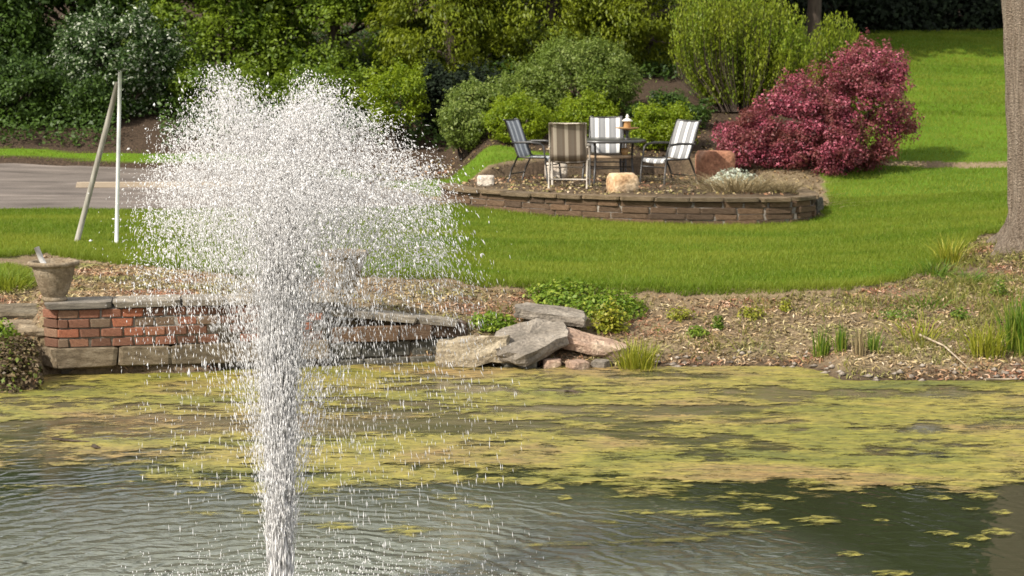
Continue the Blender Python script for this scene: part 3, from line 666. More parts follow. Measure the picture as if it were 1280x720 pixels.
def undergrowth():
    rng = np.random.default_rng(57); n = 60000
    x = rng.uniform(-14, 5.5, n); y = rng.uniform(37.45, 47, n); z = terrain(x, y)
    a = 640 + F * x / (y + .4)
    k = ((x < -.6) | (y > 39.5)) & ~((a > 150) & (a < 205) & (y < 39.2)) & (fbm(x, y, .9, 58) > -.6) & ~lawn_mask(x, y)
    x, y, z = x[k], y[k], z[k]; hgt = .35 * rng.random(len(x)) * (1 + fbm(x, y, 1.1, 59))
    P = np.stack([x, y, z + .03 + hgt], 1)
    V, Q = leaves(P, unit(rng.normal(size=P.shape) * .6 + np.array([0, -.3, .8])), .10 * rng.uniform(.5, 1.3, len(P)), .55, rng)
    tag(link('undergrowth', np_mesh('undergrowth', V, Q), M['leaf_dark']), 'dark leafy undergrowth on the slope beneath the trees', 'undergrowth', kind='stuff')
undergrowth()
def upright_shrub(label, x0, x1, ytop, ybot, Y, nst, seed, n=60, mat='leaf_upright'):
    """many upright wands set with small leaves"""
    rng = np.random.default_rng(seed)
    a = at_Y(x0, ytop, Y); b = at_Y(x1, ybot, Y); X = (a.x + b.x) / 2; w = (b.x - a.x) / 2; z0 = tz(X, Y); H = a.z - z0
    root = plant('upright_shrub', label, 'shrub', (X, Y, z0))
    g = Geo(); PP = []; AA = []
    for i in range(nst):
        f = rng.uniform(-1, 1); fy = rng.uniform(-1, 1)
        h = H * rng.uniform(.45, 1.0) * (1 - .45 * max(0, f) ** 2 - .12 * max(0, -f) ** 3)
        s = np.array([X + f * w * .35, Y + fy * w * .4, z0 - .05]); e = np.array([X + f * w * .95 + rng.normal() * .05, Y + fy * w * .8, z0 + h])
        m = (s + e) / 2 + np.array([f * w * .2, fy * w * .15, -.05 * h])
        g.tube([s, m, e], [.009, .006, .002])
        t = rng.uniform(.12, 1.0, n)[:, None]
        p = (1 - t) ** 2 * s + 2 * t * (1 - t) * m + t ** 2 * e
        PP.append(p + rng.normal(size=p.shape) * np.array([.035, .035, .02])); AA.append(np.tile(unit(e - m), (n, 1)))
    P = np.concatenate(PP); A = np.concatenate(AA); ok = P[:, 2] > terrain(P[:, 0], P[:, 1])
    P, A = P[ok], A[ok]
    N = unit(rng.normal(size=P.shape) * np.array([1, 1, .5]) + np.array([0, -.3, .3]))
    V, Q = leaves(P, N, .066 * rng.uniform(.6, 1.4, len(P)), .38, rng, A)
    add_part(root, 'foliage', V, Q, M[mat])
    add_part(root, 'stem', np.concatenate(g.V), np.concatenate(g.Q), M['bark_dark'], True)
upright_shrub('tall lime-green shrub of upright wands behind the right chair', 838, 1018, -30, 150, 37.0, 640, 51, 100)
upright_shrub('small lime upright shrub poking up behind the burgundy shrub', 1020, 1085, 14, 110, 38.0, 150, 52, 90)

# ------------------------------------------------------------------ grass of the lawns
def grass_blades(P, h, w, rng, lean=.35):
    n = len(P); a = rng.uniform(0, 2 * math.pi, n); d = np.stack([np.cos(a), np.sin(a), np.zeros(n)], 1)
    h = np.broadcast_to(h, (n,))[:, None]
    l = rng.normal(size=(n, 2)) * lean
    tip = P + np.concatenate([l, np.ones((n, 1))], 1) * h
    V = np.stack([P - d * w, P + d * w, tip], 1).reshape(-1, 3)
    return V, np.arange(3 * n).reshape(n, 3)
def build_lawn():
    rng = np.random.default_rng(61); parts = []
    def sow(n, x0, x1, y0, y1, h, w):
        x = rng.uniform(x0, x1, n); y = rng.uniform(y0, y1, n)
        keep = lawn_mask(x, y) & (np.abs(x / y) < .33)
        x, y = x[keep], y[keep]; z = terrain(x, y) + .04
        hh = h * rng.uniform(.5, 1.3, len(x)) * (1 + .35 * fbm(x, y, .8, 71))
        parts.append(grass_blades(np.stack([x, y, z], 1), hh, w, rng))
    sow(440000, -9, 8, 20.8, 30, .05, .0048)
    sow(150000, -12, 11, 29, 38.5, .048, .0062)
    sow(90000, 5, 14, 38, 50.5, .05, .0085)
    # longer fringe hanging over the lawn's front lip
    x = rng.uniform(-6.5, 7, 260000); y = rng.uniform(20.8, 26, 260000); k = lawn_mask(x, y) & ~lawn_mask(x, y - .22); x, y = x[k], y[k]
    parts.append(grass_blades(np.stack([x, y, terrain(x, y) + .03], 1), .10 * rng.uniform(.4, 1.3, len(x)), .005, rng, .45))
    V = np.concatenate([p[0] for p in parts])
    me = np_mesh('lawn_grass', V, np.arange(len(V)).reshape(-1, 3))
    tag(link('lawn_grass', me, M['grass']), 'mown green grass of the lawn between pond and driveway', 'grass', kind='stuff')
build_lawn()

# ------------------------------------------------------------------ stone and rock helpers
def block_mesh(name, seed, bev=.10, jit=.05, sub=0):
    """unit block (size 1) with worn, slightly uneven corners"""
    rng = random.Random(seed); bm = bmesh.new(); bmesh.ops.create_cube(bm, size=1.0)
    for v in bm.verts: v.co += Vector([rng.uniform(-jit, jit) for _ in range(3)])
    bmesh.ops.bevel(bm, geom=bm.edges[:], offset=bev, segments=1, affect='EDGES', profile=.6)
    return bm_mesh(name, bm)
def boulder_mesh(name, seed, sub=3, rough=.25, flat=.0, cells=1.3):
    bm = bmesh.new(); bmesh.ops.create_icosphere(bm, subdivisions=sub, radius=1.0)
    off = Vector((seed * 3.7, seed * 1.3, seed * 7.1))
    for v in bm.verts:
        n = v.co.normalized()
        k = 1 + rough * mnoise.noise(n * cells + off) + rough * .45 * mnoise.noise(n * cells * 2.7 + off) + rough * .2 * mnoise.noise(n * cells * 6 + off)
        q = n * k
        for ax in range(3):                     # flatten towards a blocky stone
            q[ax] = math.copysign(min(abs(q[ax]), .72 + .15 * mnoise.noise(off * (ax + 1))), q[ax])
        v.co = q
    return bm_mesh(name, bm, True)
def slab_mesh(name, outline, thick, seed, layers=3, rough=.02):
    """irregular flagstone: outline (x, y) points, chipped layered edge"""
    pts = catmull(outline, 4, True) * .5 + np.array([np.array(outline[(i // 4) % len(outline)]) * (1 - (i % 4) / 4) + np.array(outline[(i // 4 + 1) % len(outline)]) * ((i % 4) / 4) for i in range(4 * len(outline))]) * .5
    rng = random.Random(seed); bm = bmesh.new(); rings = []
    for l in range(layers + 1):
        z = -thick / 2 + thick * l / layers
        ring = []
        for i, p in enumerate(pts):
            k = 1 + rough * rng.uniform(-1, 1) * 2.2 + (.03 if l in (1, 2) else -.015)
            ring.append(bm.verts.new((p[0] * k, p[1] * k, z + rng.uniform(-1, 1) * rough * thick * 4)))
        rings.append(ring)
    m = len(pts)
    for l in range(layers):
        for i in range(m):
            bm.faces.new((rings[l][i], rings[l][(i + 1) % m], rings[l + 1][(i + 1) % m], rings[l + 1][i]))
    for ring, zz in ((rings[0], -1), (rings[-1], 1)):
        cx = [bm.verts.new((sum(v.co.x for v in ring) / m, sum(v.co.y for v in ring) / m, ring[0].co.z + zz * rough * .5))]
        mid = [bm.verts.new((v.co.x * .55, v.co.y * .55, v.co.z + rng.uniform(-1, 1) * rough * .8)) for v in ring]
        for i in range(m):
            bm.faces.new((ring[i], ring[(i + 1) % m], mid[(i + 1) % m], mid[i])); bm.faces.new((mid[i], mid[(i + 1) % m], cx[0]))
    return bm_mesh(name, bm)

BLOCKS = [block_mesh('block', i, .07, .045) for i in range(6)]
def block_variant(mat):
    out = []
    for b in BLOCKS:
        c = b.copy(); c.materials.append(mat); out.append(c)
    return out

# ------------------------------------------------------------------ patio retaining wall
def patio_wall():
    root = empty('patio_wall', (2.0, 28.2, .8), 0, 'low curved brown stone retaining wall holding up the patio', 'wall')
    def child(name, me, p, rz, sc, tilt=0):
        o = link(name, me, None, root, Vector(p) - root.location, (tilt, 0, rz), sc); return o
    path = catmull([(-1.0, 30.9)] + PATIO[:8] + [(4.37, 29.5), (4.33, 30.4)], 24)
    seg = np.linalg.norm(np.diff(path, axis=0), axis=1); S = np.concatenate([[0], np.cumsum(seg)])
    def pt(s):
        s = min(max(s, 0), S[-1]); return np.array([np.interp(s, S, path[:, 0]), np.interp(s, S, path[:, 1])])
    st = block_variant(M['wallstone']); cp = block_variant(M['wallcap'])
    rng = random.Random(5)
    # backing core, set back behind the stone faces
    g = Geo(); ss = np.linspace(.1, S[-1] - .1, 60); V = []; Q = []
    for i, s in enumerate(ss):
        p = pt(s); q = pt(s + .02) if s + .02 < S[-1] else p + (p - pt(s - .02)); d = q - p; d /= np.linalg.norm(d); nrm = np.array([d[1], -d[0]])
        a = p + nrm * .128; b = p - nrm * .14; zb = .50
        V += [(a[0], a[1], zb), (a[0], a[1], 1.07), (b[0], b[1], 1.07), (b[0], b[1], zb)]
    for i in range(len(ss) - 1):
        for j in range(4): Q.append((i * 4 + j, i * 4 + (j + 1) % 4, i * 4 + 4 + (j + 1) % 4, i * 4 + 4 + j))
    o = link('core', np_mesh('core', np.array(V) - np.array(root.location), Q), M['mortar'], root)
    zc = 1.085; ch = [.085, .09, .085, .09, .09]; ztop = zc
    for c in range(5):
        h = ch[c]; s = -.2 + rng.uniform(0, .2)
        while s < S[-1]:
            L = rng.uniform(.26, .55); p = pt(s + L / 2); q = pt(s + L / 2 + .05); d = q - p
            if np.linalg.norm(d) < 1e-6: break
            d /= np.linalg.norm(d); nrm = np.array([d[1], -d[0]])
            pr = .05 + rng.uniform(-.012, .012)
            child('stone', rng.choice(st), (p[0] + nrm[0] * pr, p[1] + nrm[1] * pr, ztop - h / 2), math.atan2(d[1], d[0]), (L - .006, .19, h - .005), rng.uniform(-.02, .02))
            s += L
        ztop -= h
    s = 0
    while s < S[-1]:
        L = rng.uniform(.38, .62); p = pt(s + L / 2); q = pt(s + L / 2 + .05); d = q - p
        if np.linalg.norm(d) < 1e-6: break
        d /= np.linalg.norm(d); nrm = np.array([d[1], -d[0]])
        child('cap_stone', rng.choice(cp), (p[0] + nrm[0] * .055, p[1] + nrm[1] * .055, 1.085 + .033 + rng.uniform(-.004, .006)), math.atan2(d[1], d[0]), (L - .008, .29, .06), rng.uniform(-.02, .02))
        s += L
patio_wall()

def boulder(name, label, x, y, Y, sx, sy, sz, mat, seed, rz=0, cat='rock', rough=.25, group=None, sink=.12, z=None):
    """pixel of the base centre; size in metres (half extents)"""
    p = at_Y(x, y, Y); zg = tz(p.x, Y) if z is None else z
    me = boulder_mesh(name, seed, 3, rough)
    for v in me.vertices: v.co = Vector((v.co.x * sx, v.co.y * sy, v.co.z * sz))
    zmin = min(v.co.z for v in me.vertices)
    for v in me.vertices: v.co.z -= zmin
    o = link(name, me, M[mat], None, (p.x, Y, zg - sink * sz * 2), (0, 0, rz))
    return tag(o, label, cat, group)
boulder('boulder', 'tan and orange boulder at the patio edge under the table', 778, 236, 29.0, .30, .25, .24, 'boulder_tan', 2, .3)
boulder('boulder', 'pale whitish stone on the left end of the patio', 607, 236, 30.35, .18, .15, .13, 'boulder_white', 3)
boulder('boulder', 'large reddish block stone beside the burgundy shrub', 893, 215, 31.5, .38, .28, .42, 'boulder_red', 4, .2)
boulder('boulder', 'tan stone behind the brown striped chair', 695, 216, 32.2, .25, .2, .22, 'boulder_white', 5)
boulder('rock', 'upper brown rock at the left end of the patio wall', 583, 250, 29.9, .13, .12, .13, 'slab_tan', 6, .4)
boulder('rock', 'lower grey rock at the left end of the patio wall', 567, 260, 30.0, .13, .13, .10, 'slab_grey', 7, .9)
boulder('rock', 'dark rock at the right end of the patio wall', 1017, 268, 28.9, .16, .18, .20, 'darkstone', 8, .9)

# ------------------------------------------------------------------ brick wall on the pond's edge, two urns on it
WA = at_z(60, 476, 0.0); WA = Vector((WA.x, 19.12, 0)); WB = Vector((at_Y(405, 400, 19.72).x, 19.72, 0))
def pond_wall():
    d = (WB - WA); L = d.length; d.normalize(); rz = math.atan2(d.y, d.x); n = Vector((d.y, -d.x, 0))
    root = empty('brick_wall', WA, rz, 'low red brick wall with flat stone cap at the pond edge below the urn', 'wall')
    rng = random.Random(9)
    br = block_variant(M['brick']); cap = block_variant(M['capstone']); blk = block_variant(M['blockstone']); dk = block_variant(M['darkstone'])
    g = Geo(); g.box((L / 2 + .03, .30, .13), (L / 2 - .05, .17, .17)); g.box((L / 2 + .05, .20, .49), (L / 2 - .03, .183, .195)); link('core', g.mesh('core'), M['mortar'], root)
    z0 = .28; ch = .0985
    # big stone course under the bricks
    s = .0
    while s < L:
        w = min(rng.uniform(.5, .8), L - s + .05)
        link('base_stone', rng.choice(blk), None, root, (s + w / 2, .10 + rng.uniform(-.01, .01), .17 + .02), (0, 0, 0), (w - .015, .26, .20)); s += w
    s = .05
    while s < L:
        w = min(rng.uniform(.5, .9), L - s + .05)
        link('footing_stone', rng.choice(dk), None, root, (s + w / 2, .30, -.02), (0, 0, 0), (w - .02, .22, .20)); s += w  # darker stone adds the overhang's shadow to the colour of the set-back footing
    for c in range(4):
        s = .06 + (.0 if c % 2 else .107); z = z0 + .012 + ch * c + ch / 2
        if c % 2 == 0: link('brick', rng.choice(br), None, root, (.115, .10, z), (0, 0, 0), (.10, .21, ch - .014))
        while s + .16 < L:
            w = .215
            if not (c in (0, 1) and rng.random() < .05):
                link('brick', rng.choice(br), None, root, (s + w / 2, .10 + rng.uniform(-.008, .008), z), (0, 0, rng.uniform(-.01, .01)), (w - .012, .20, ch - .014))
            s += w
        # chamfered corner brick, turned to the left
        link('corner_brick', rng.choice(br), None, root, (.03, .13, z), (0, 0, math.radians(-48)), (.20, .12, ch - .014))
        link('end_brick', rng.choice(br), None, root, (.0, .32, z), (0, 0, math.radians(90)), (.21, .12, ch - .014))
    link('corner_stone', blk[1], None, root, (.02, .12, .19), (0, 0, math.radians(-48)), (.24, .16, .20))
    s = -.06; zt = z0 + .012 + ch * 4
    while s < L + .1:
        w = rng.uniform(.42, .7)
        link('cap_stone', rng.choice(cap), None, root, (s + w / 2, .20, zt + .035 + rng.uniform(-.004, .004)), (0, 0, rng.uniform(-.015, .015)), (w - .012, .50, .065)); s += w
    return zt + .068, d, n
WALL_TOP, WD, WN = pond_wall()

def low_wall():
    """dark rock ledge carrying on to the right, stepping down"""
    A = WB + Vector((.05, .05, 0)); B = Vector((at_Y(556, 440, 20.15).x, 20.15, 0)); d = B - A; L = d.length; rz = math.atan2(d.y, d.x)
    root = empty('rock_ledge', A, rz, 'dark mossy stone ledge right of the brick wall, behind the falling spray', 'wall')
    rng = random.Random(12); st = block_variant(M['darkstone']); st2 = block_variant(M['wallstone']); cp = block_variant(M['capstone'])
    for c in range(3):
        s = 0; h = .17
        while s < L:
            w = rng.uniform(.25, .5)
            top = np.interp(s + w / 2, [0, L], [.56, .38])
            z = -.10 + h * c + h / 2
            if z < top - .02:
                link('stone', rng.choice(st if c < 2 else st2), None, root, (s + w / 2, .15 + rng.uniform(-.02, .03), z), (0, rng.uniform(-.04, .04), rng.uniform(-.05, .05)), (w, .34, h - .008))
            s += w
    s = 0
    while s < L:
        w = rng.uniform(.4, .6); top = np.interp(s + w / 2, [0, L], [.56, .40])
        link('cap_stone', rng.choice(cp), None, root, (s + w / 2, .22, top + .01), (0, math.atan2(.16, L), rng.uniform(-.08, .08)), (w, .5, .07)); s += w
low_wall()

def lathe(prof, k=24):
    V = []; Q = []
    for r, z in prof:
        for j in range(k):
            t = 2 * math.pi * j / k; V.append((r * math.cos(t), r * math.sin(t), z))
    for i in range(len(prof) - 1):
        for j in range(k): Q.append((i * k + j, i * k + (j + 1) % k, (i + 1) * k + (j + 1) % k, (i + 1) * k + j))
    return V, Q
def urn(x, label, sc=1.0, seed=0):
    along = None
    # on the wall's centre line at the given photo column
    best = min((abs(640 + F * ((WA + WD * s).x / ((WA + WD * s).y * CP + (CAM_H - .7) * SP)) - x), s) for s in np.arange(-.2, 3.6, .01))[1]
    p = WA + WD * best - WN * .2
    root = empty('stone_urn', (p.x, p.y, WALL_TOP), 0, label, 'urn', 'urns on the brick wall')
    V, Q = lathe([(.02, .0), (.115, .0), (.125, .012), (.125, .035), (.11, .05), (.125, .06), (.145, .11), (.172, .19), (.196, .27), (.212, .345), (.216, .36)], 28)
    V = np.array(V); a = np.arctan2(V[:, 1], V[:, 0]); k = np.clip((V[:, 2] - .06) / .1, 0, 1)
    V[:, :2] *= (1 + .018 * k * np.cos(a * 12))[:, None]
    bd_ = link('body', np_mesh('body', V * sc, Q, True), M['urn'], root)
    V, Q = lathe([(.213, .352), (.245, .362), (.258, .38), (.256, .402), (.235, .41), (.205, .404), (.19, .36), (.185, .33)], 28)
    link('rim', np_mesh('rim', np.array(V) * sc, Q, True), M['urn'], root)
    V, Q = lathe([(.19, .335), (.10, .345), (.01, .35)], 20)
    link('soil', np_mesh('soil', np.array(V) * sc, Q, True), M['bark_dark'], bd_)
    return root
u1 = urn(68, 'brown stone urn at the left end of the brick wall, holding a grey stake')
u2 = urn(432, 'brown stone urn on the right end of the wall behind the spray', 1.08)
g = Geo(); b0 = u1.location
g.tube([(b0.x - .06, b0.y, b0.z + .30), (b0.x - .115, b0.y - .02, b0.z + .42), (b0.x - .165, b0.y - .02, b0.z + .55)], [.03, .03, .028], 6)
tag(link('stake', g.mesh('stake'), M['stake']), 'short pale grey stake leaning out of the left urn', 'stake')

# ------------------------------------------------------------------ flat stones at the water's edge
def slab(name, label, x, y, Y, outline, thick, rot, mat, seed, z, layers=3):
    p = at_Y(x, y, Y)
    o = link(name, slab_mesh(name, outline, thick, seed, layers, .025), M[mat], None, (p.x, Y, z), rot)
    return tag(o, label, 'stone')
R_ = math.radians
slab('flat_stone', 'layered tan slab standing at the water beside the spray', 592, 440, 19.85, [(-.37, -.14), (.34, -.16), (.37, .12), (.05, .2), (-.33, .16)], .27, (R_(-6), R_(-5), R_(4)), 'slab_tan', 3, .15, 4)
slab('flat_stone', 'tilted dark grey slab leaning over the tan slab at the water', 662, 425, 19.95, [(-.42, -.16), (-.15, -.42), (.36, -.15), (.40, .18), (.08, .36), (-.30, .2)], .13, (R_(17), R_(-8), R_(12)), 'slab_grey', 4, .25)
slab('flat_stone', 'thin grey slab with dark underside above the tilted slab', 688, 390, 20.6, [(-.36, -.18), (.36, -.22), (.34, .18), (-.30, .2)], .10, (R_(4), R_(7), R_(-6)), 'slab_grey', 5, .44)
slab('flat_stone', 'pinkish slab sloping to the water left of the yellow sedge', 740, 428, 20.1, [(-.36, -.14), (.06, -.2), (.34, -.12), (.34, .12), (-.3, .2)], .13, (R_(8), R_(13), R_(-5)), 'slab_pink', 6, .185)
for i, (x, y, Y, s, m_) in enumerate([(690, 452, 19.75, .13, 'slab_pink'), (722, 455, 19.68, .15, 'slab_pink'), (752, 452, 19.75, .13, 'slab_grey'), (660, 455, 19.72, .14, 'darkstone'), (640, 452, 19.8, .14, 'darkstone')]):
    lab = ['reddish stone under the tilted grey slab', 'flat pinkish stone at the water below the sloping slab', 'grey stone beside the yellow sedge at the water', 'dark stone under the tilted slab', 'dark stone wedged beside the tan slab'][i]
    boulder('shore_stone', lab, x, y, Y, s, .13, .07, m_, 20 + i, i * .5, 'stone', z=0.0)
for i, (x, y, w, lab) in enumerate([(22, 392, .42, 'flat grey step stone left of the brick wall, upper'), (28, 412, .36, 'flat grey step stone left of the brick wall, lower')]):
    h = hit(x, y)
    slab('step_stone', lab, x, y, h.y, [(-w, -.2), (w * .8, -.24), (w * .7, .2), (-w * .9, .22)], .09, (R_(4), 0, R_(5 * i)), 'blockstone', 30 + i, h.z + .01)

# ------------------------------------------------------------------ poles, timber on the driveway
def pole(name, label, a, b, r, mat, cat='pole', k=8):
    o = empty(name, a, 0, None, None)
    COL.objects.unlink(o); bpy.data.objects.remove(o)
    g = Geo(); a = Vector(a); b = Vector(b)
    P = [tuple(a.lerp(b, t) - a) for t in (0, .25, .5, .75, 1)]
    g.tube(P, [r * 1.05, r, r, r, r * .97], k)
    return tag(link(name, g.mesh(name, True), M[mat], None, a), label, cat)
h = hit(145, 309); hb = hit(93, 306)
pole('white_pole', 'straight white metal pole standing on the left lawn', h - Vector((0, 0, .1)), at_Y(150, 90, h.y), .025, 'pole_white')
pole('leaning_pole', 'weathered grey wooden pole leaning against the white pole', Vector((hb.x, hb.y, hb.z - .08)), at_Y(147.5, 103, h.y + .065), .036, 'pole_wood')
def timber():
    a = at_Y(97, 238, 33.0); b = at_Y(330, 240, 33.0); za = tz(a.x, 33.0)
    g = Geo(); L = (b.x - a.x) / 2
    me = block_mesh('parking_timber', 3, .03, .01)
    o = link('parking_timber', me, M['timber'], None, ((a.x + b.x) / 2, 33.0, za + .06), (0, 0, .01), (2 * L, .14, .09))
    tag(o, 'long pale timber beam lying across the driveway behind the poles', 'timber')
timber()

# ------------------------------------------------------------------ tree trunk at the right edge
def right_tree():
    rng = np.random.default_rng(77)
    h = Vector((6.62, 24.0, 0)); h.z = tz(h.x, h.y)
    p = at_Y(1308, 322, 24.0); h.x = p.x
    root = plant('old_tree', 'thick brown tree trunk cut by the right edge of the picture', 'tree', h)
    k = 120; rings = []
    prof = [(-.25, .80), (0, .62), (.08, .54), (.2, .50), (.4, .465), (.8, .45), (1.4, .44), (2.2, .455), (3.2, .47), (4.2, .45), (5.5, .36), (7.5, .26), (10, .12)]
    zz = np.interp(np.linspace(0, 1, 70), np.linspace(0, 1, len(prof)), [q[0] for q in prof]); rr = np.interp(zz, [q[0] for q in prof], [q[1] for q in prof])
    V = []; Q = []
    for i, (z, r) in enumerate(zip(zz, rr)):
        for j in range(k):
            t = 2 * math.pi * j / k
            fl = np.clip(1 - z / .5, 0, 1) * .28 * math.cos(5 * t + .8)
            f = 1 + fl + .035 * math.sin(14 * t + 1.5 * math.sin(z * 1.7)) + .03 * math.sin(23 * t + 2.2 * math.sin(z * 2.3 + t))
            V.append((r * f * math.cos(t) - .10 * max(z, 0) * .55, r * f * math.sin(t), z))
    for i in range(len(zz) - 1):
        for j in range(k): Q.append((i * k + j, i * k + (j + 1) % k, (i + 1) * k + (j + 1) % k, (i + 1) * k + j))
    link('trunk', np_mesh('trunk', V, Q, True), M['bark'], root)
    P, N, c = crown_points((h.x + .3, h.y + .5, h.z + 9.5), (3.6, 3.6, 2.8), 120, .8, 9000, rng, .8, .4)
    Vl, Ql = leaves(P, N, .26 * rng.uniform(.6, 1.3, len(P)), .6, rng)
    add_part(root, 'crown', Vl, Ql, M['leaf_mid'])
    g = Geo()
    for q in c[rng.choice(len(c), 16, False)]:
        s = np.array([h.x - .3, h.y, h.z + rng.uniform(5.2, 7.5)]); g.tube([s, (s + q) / 2 + np.array([0, 0, -.2]), q], [.12, .08, .02])
    add_part(root, 'limb', np.concatenate(g.V), np.concatenate(g.Q), M['bark'], True)
right_tree()

# ------------------------------------------------------------------ garden furniture
def chair(name, label, loc, deg, fabric, frame, sc=1.0):
    root = empty(name, loc, math.radians(deg), label, 'chair', 'striped chairs round the patio table'); root.scale = (sc, sc, sc)
    def sheet(pn, prof, w, mat, th=.012):
        V = []; Q = []; m = len(prof); nx = 9
        for side in (0, 1):
            for (y, z) in prof:
                for i in range(nx):
                    x = -w + 2 * w * i / (nx - 1); sag = .018 * (1 - (x / w) ** 2)
                    V.append((x, y + sag * -.6 - side * th * .7, z - sag - side * th * .7))
        o2 = m * nx
        for s in (0, o2):
            for r in range(m - 1):
                for i in range(nx - 1): Q.append((s + r * nx + i, s + r * nx + i + 1, s + (r + 1) * nx + i + 1, s + (r + 1) * nx + i))
        for r in range(m - 1):
            for i in (0, nx - 1): Q.append((r * nx + i, (r + 1) * nx + i, o2 + (r + 1) * nx + i, o2 + r * nx + i))
        for i in range(nx - 1):
            for r in (0, m - 1): Q.append((r * nx + i, r * nx + i + 1, o2 + r * nx + i + 1, o2 + r * nx + i))
        bm = bmesh.new(); bv = [bm.verts.new(v) for v in V]
        for q in Q: bm.faces.new([bv[i] for i in q])
        return link(pn, bm_mesh(pn, bm, True), M[mat], root)
    sheet('backrest', [(-.235, .43), (-.285, .55), (-.335, .70), (-.39, .86), (-.44, .985), (-.465, 1.02), (-.49, 1.025)], .272, fabric)
    sheet('seat', [(.27, .37), (.265, .405), (.24, .425), (.1, .415), (-.08, .405), (-.21, .415)], .265, fabric)
    fr = M[frame]
    for s in (-1, 1):
        x = .295 * s
        g = Geo(); g.tube([(x, .30, 0), (x, .25, .42), (x, .22, .60), (x, .16, .645)], [.016] * 4, 6); link('front_leg', g.mesh('front_leg', True), fr, root)
        g = Geo(); g.tube([(x, -.40, 0), (x, -.33, .22), (x, -.22, .44)], [.016] * 3, 6); link('rear_leg', g.mesh('rear_leg', True), fr, root)
        g = Geo(); g.tube([(x, .18, .64), (x, .0, .66), (x, -.2, .655), (x, -.335, .645)], [.02, .022, .022, .018], 6); link('arm', g.mesh('arm', True), fr, root)
        g = Geo(); g.tube([(x * .95, .27, .41), (x * .95, -.22, .415), (x * .95, -.345, .72), (x * .95, -.46, 1.01)], [.015] * 4, 6); link('side_rail', g.mesh('side_rail', True), fr, root)
    g = Geo(); g.tube([(-.295, -.36, .14), (.295, -.36, .14)], [.012] * 2, 6); link('stretcher', g.mesh('stretcher', True), fr, root)
    g = Geo(); g.tube([(-.295, .265, .29), (.295, .265, .29)], [.012] * 2, 6); link('stretcher', g.mesh('stretcher', True), fr, root)
    g = Geo(); g.tube([(-.28, -.47, 1.005), (.28, -.47, 1.005)], [.014] * 2, 6); link('top_rail', g.mesh('top_rail', True), fr, root)
    return root
def gp(x, Y): 
    X = at_Y(x, 200, Y).x; return Vector((X, Y, tz(X, Y) - .005))
chair('patio_chair', 'brown and cream striped chair seen from behind at the patio front', gp(712, 30.05), -6, 'stripe_brown', 'frame_tan')
chair('patio_chair', 'blue-grey striped chair facing right at the left of the table', gp(672, 31.3), -113, 'stripe_blue', 'frame_dark')
chair('patio_chair', 'white and grey striped chair facing left at the right of the table', gp(833, 30.7), 126, 'stripe_grey', 'frame_dark')
chair('patio_chair', 'white and grey striped chair facing the pond behind the table', gp(759, 32.2), 180, 'stripe_grey', 'frame_dark')

def patio_table():
    p = gp(760, 31.15); root = empty('patio_table', p, 0, 'dark round patio table with lower shelf between the striped chairs', 'table')
    V, Q = lathe([(.005, .70), (.60, .70), (.62, .69), (.62, .665), (.60, .655), (.005, .655)], 32)
    link('table_top', np_mesh('table_top', V, Q, False), M['tabletop'], root)
    V, Q = lathe([(.005, .455), (.42, .455), (.435, .445), (.435, .415), (.42, .405), (.005, .405)], 28)
    link('shelf', np_mesh('shelf', V, Q, False), M['wood_shelf'], root)
    for i in range(4):
        a = math.pi / 4 + i * math.pi / 2 + .25; c, s = math.cos(a), math.sin(a)
        g = Geo(); g.tube([(.47 * c, .47 * s, 0), (.43 * c, .43 * s, .4), (.45 * c, .45 * s, .66)], [.02, .02, .02], 6); link('leg', g.mesh('leg', True), M['frame_dark'], root)
    g = Geo(); g.tube([(-.42, 0, .25), (.42, 0, .25)], [.012, .012]); link('brace', g.mesh('brace', True), M['frame_dark'], root)
    # ornament standing on the table
    q = Vector((at_Y(784, 170, 31.0).x, 31.0, p.z + .70))
    r = empty('table_lantern', q, 0, 'small brass pagoda lantern with wide tray on the patio table', 'lantern')
    V, Q = lathe([(.005, 0), (.07, 0), (.07, .012), (.025, .03), (.018, .09), (.03, .13), (.02, .15)], 18); link('stem', np_mesh('stem', V, Q, True), M['frame_dark'], r)
    V, Q = lathe([(.02, .148), (.10, .165), (.19, .185), (.195, .195), (.10, .19), (.02, .188)], 20); link('tray', np_mesh('tray', V, Q, True), M['brass'], r)
    V, Q = lathe([(.055, .19), (.06, .20), (.05, .29), (.055, .295)], 12); link('lamp_body', np_mesh('lamp_body', V, Q, True), M['brass'], r)
    V, Q = lathe([(.085, .295), (.09, .302), (.04, .335), (.02, .345)], 16); rf_ = link('roof', np_mesh('roof', V, Q, True), M['ceramic'], r)
    V, Q = lathe([(.02, .345), (.03, .362), (.018, .39), (.002, .41)], 12); link('finial', np_mesh('finial', V, Q, True), M['ceramic'], rf_)
    q2 = Vector((at_Y(781, 190, 30.9).x, 30.95, p.z + .455))
    V, Q = lathe([(.005, 0), (.05, 0), (.062, .05), (.058, .10), (.045, .11), (.04, .08), (.005, .07)], 16)
    tag(link('clay_pot', np_mesh('clay_pot', V, Q, True), M['brass'], None, q2), 'small orange clay pot on the table shelf', 'pot')
patio_table()

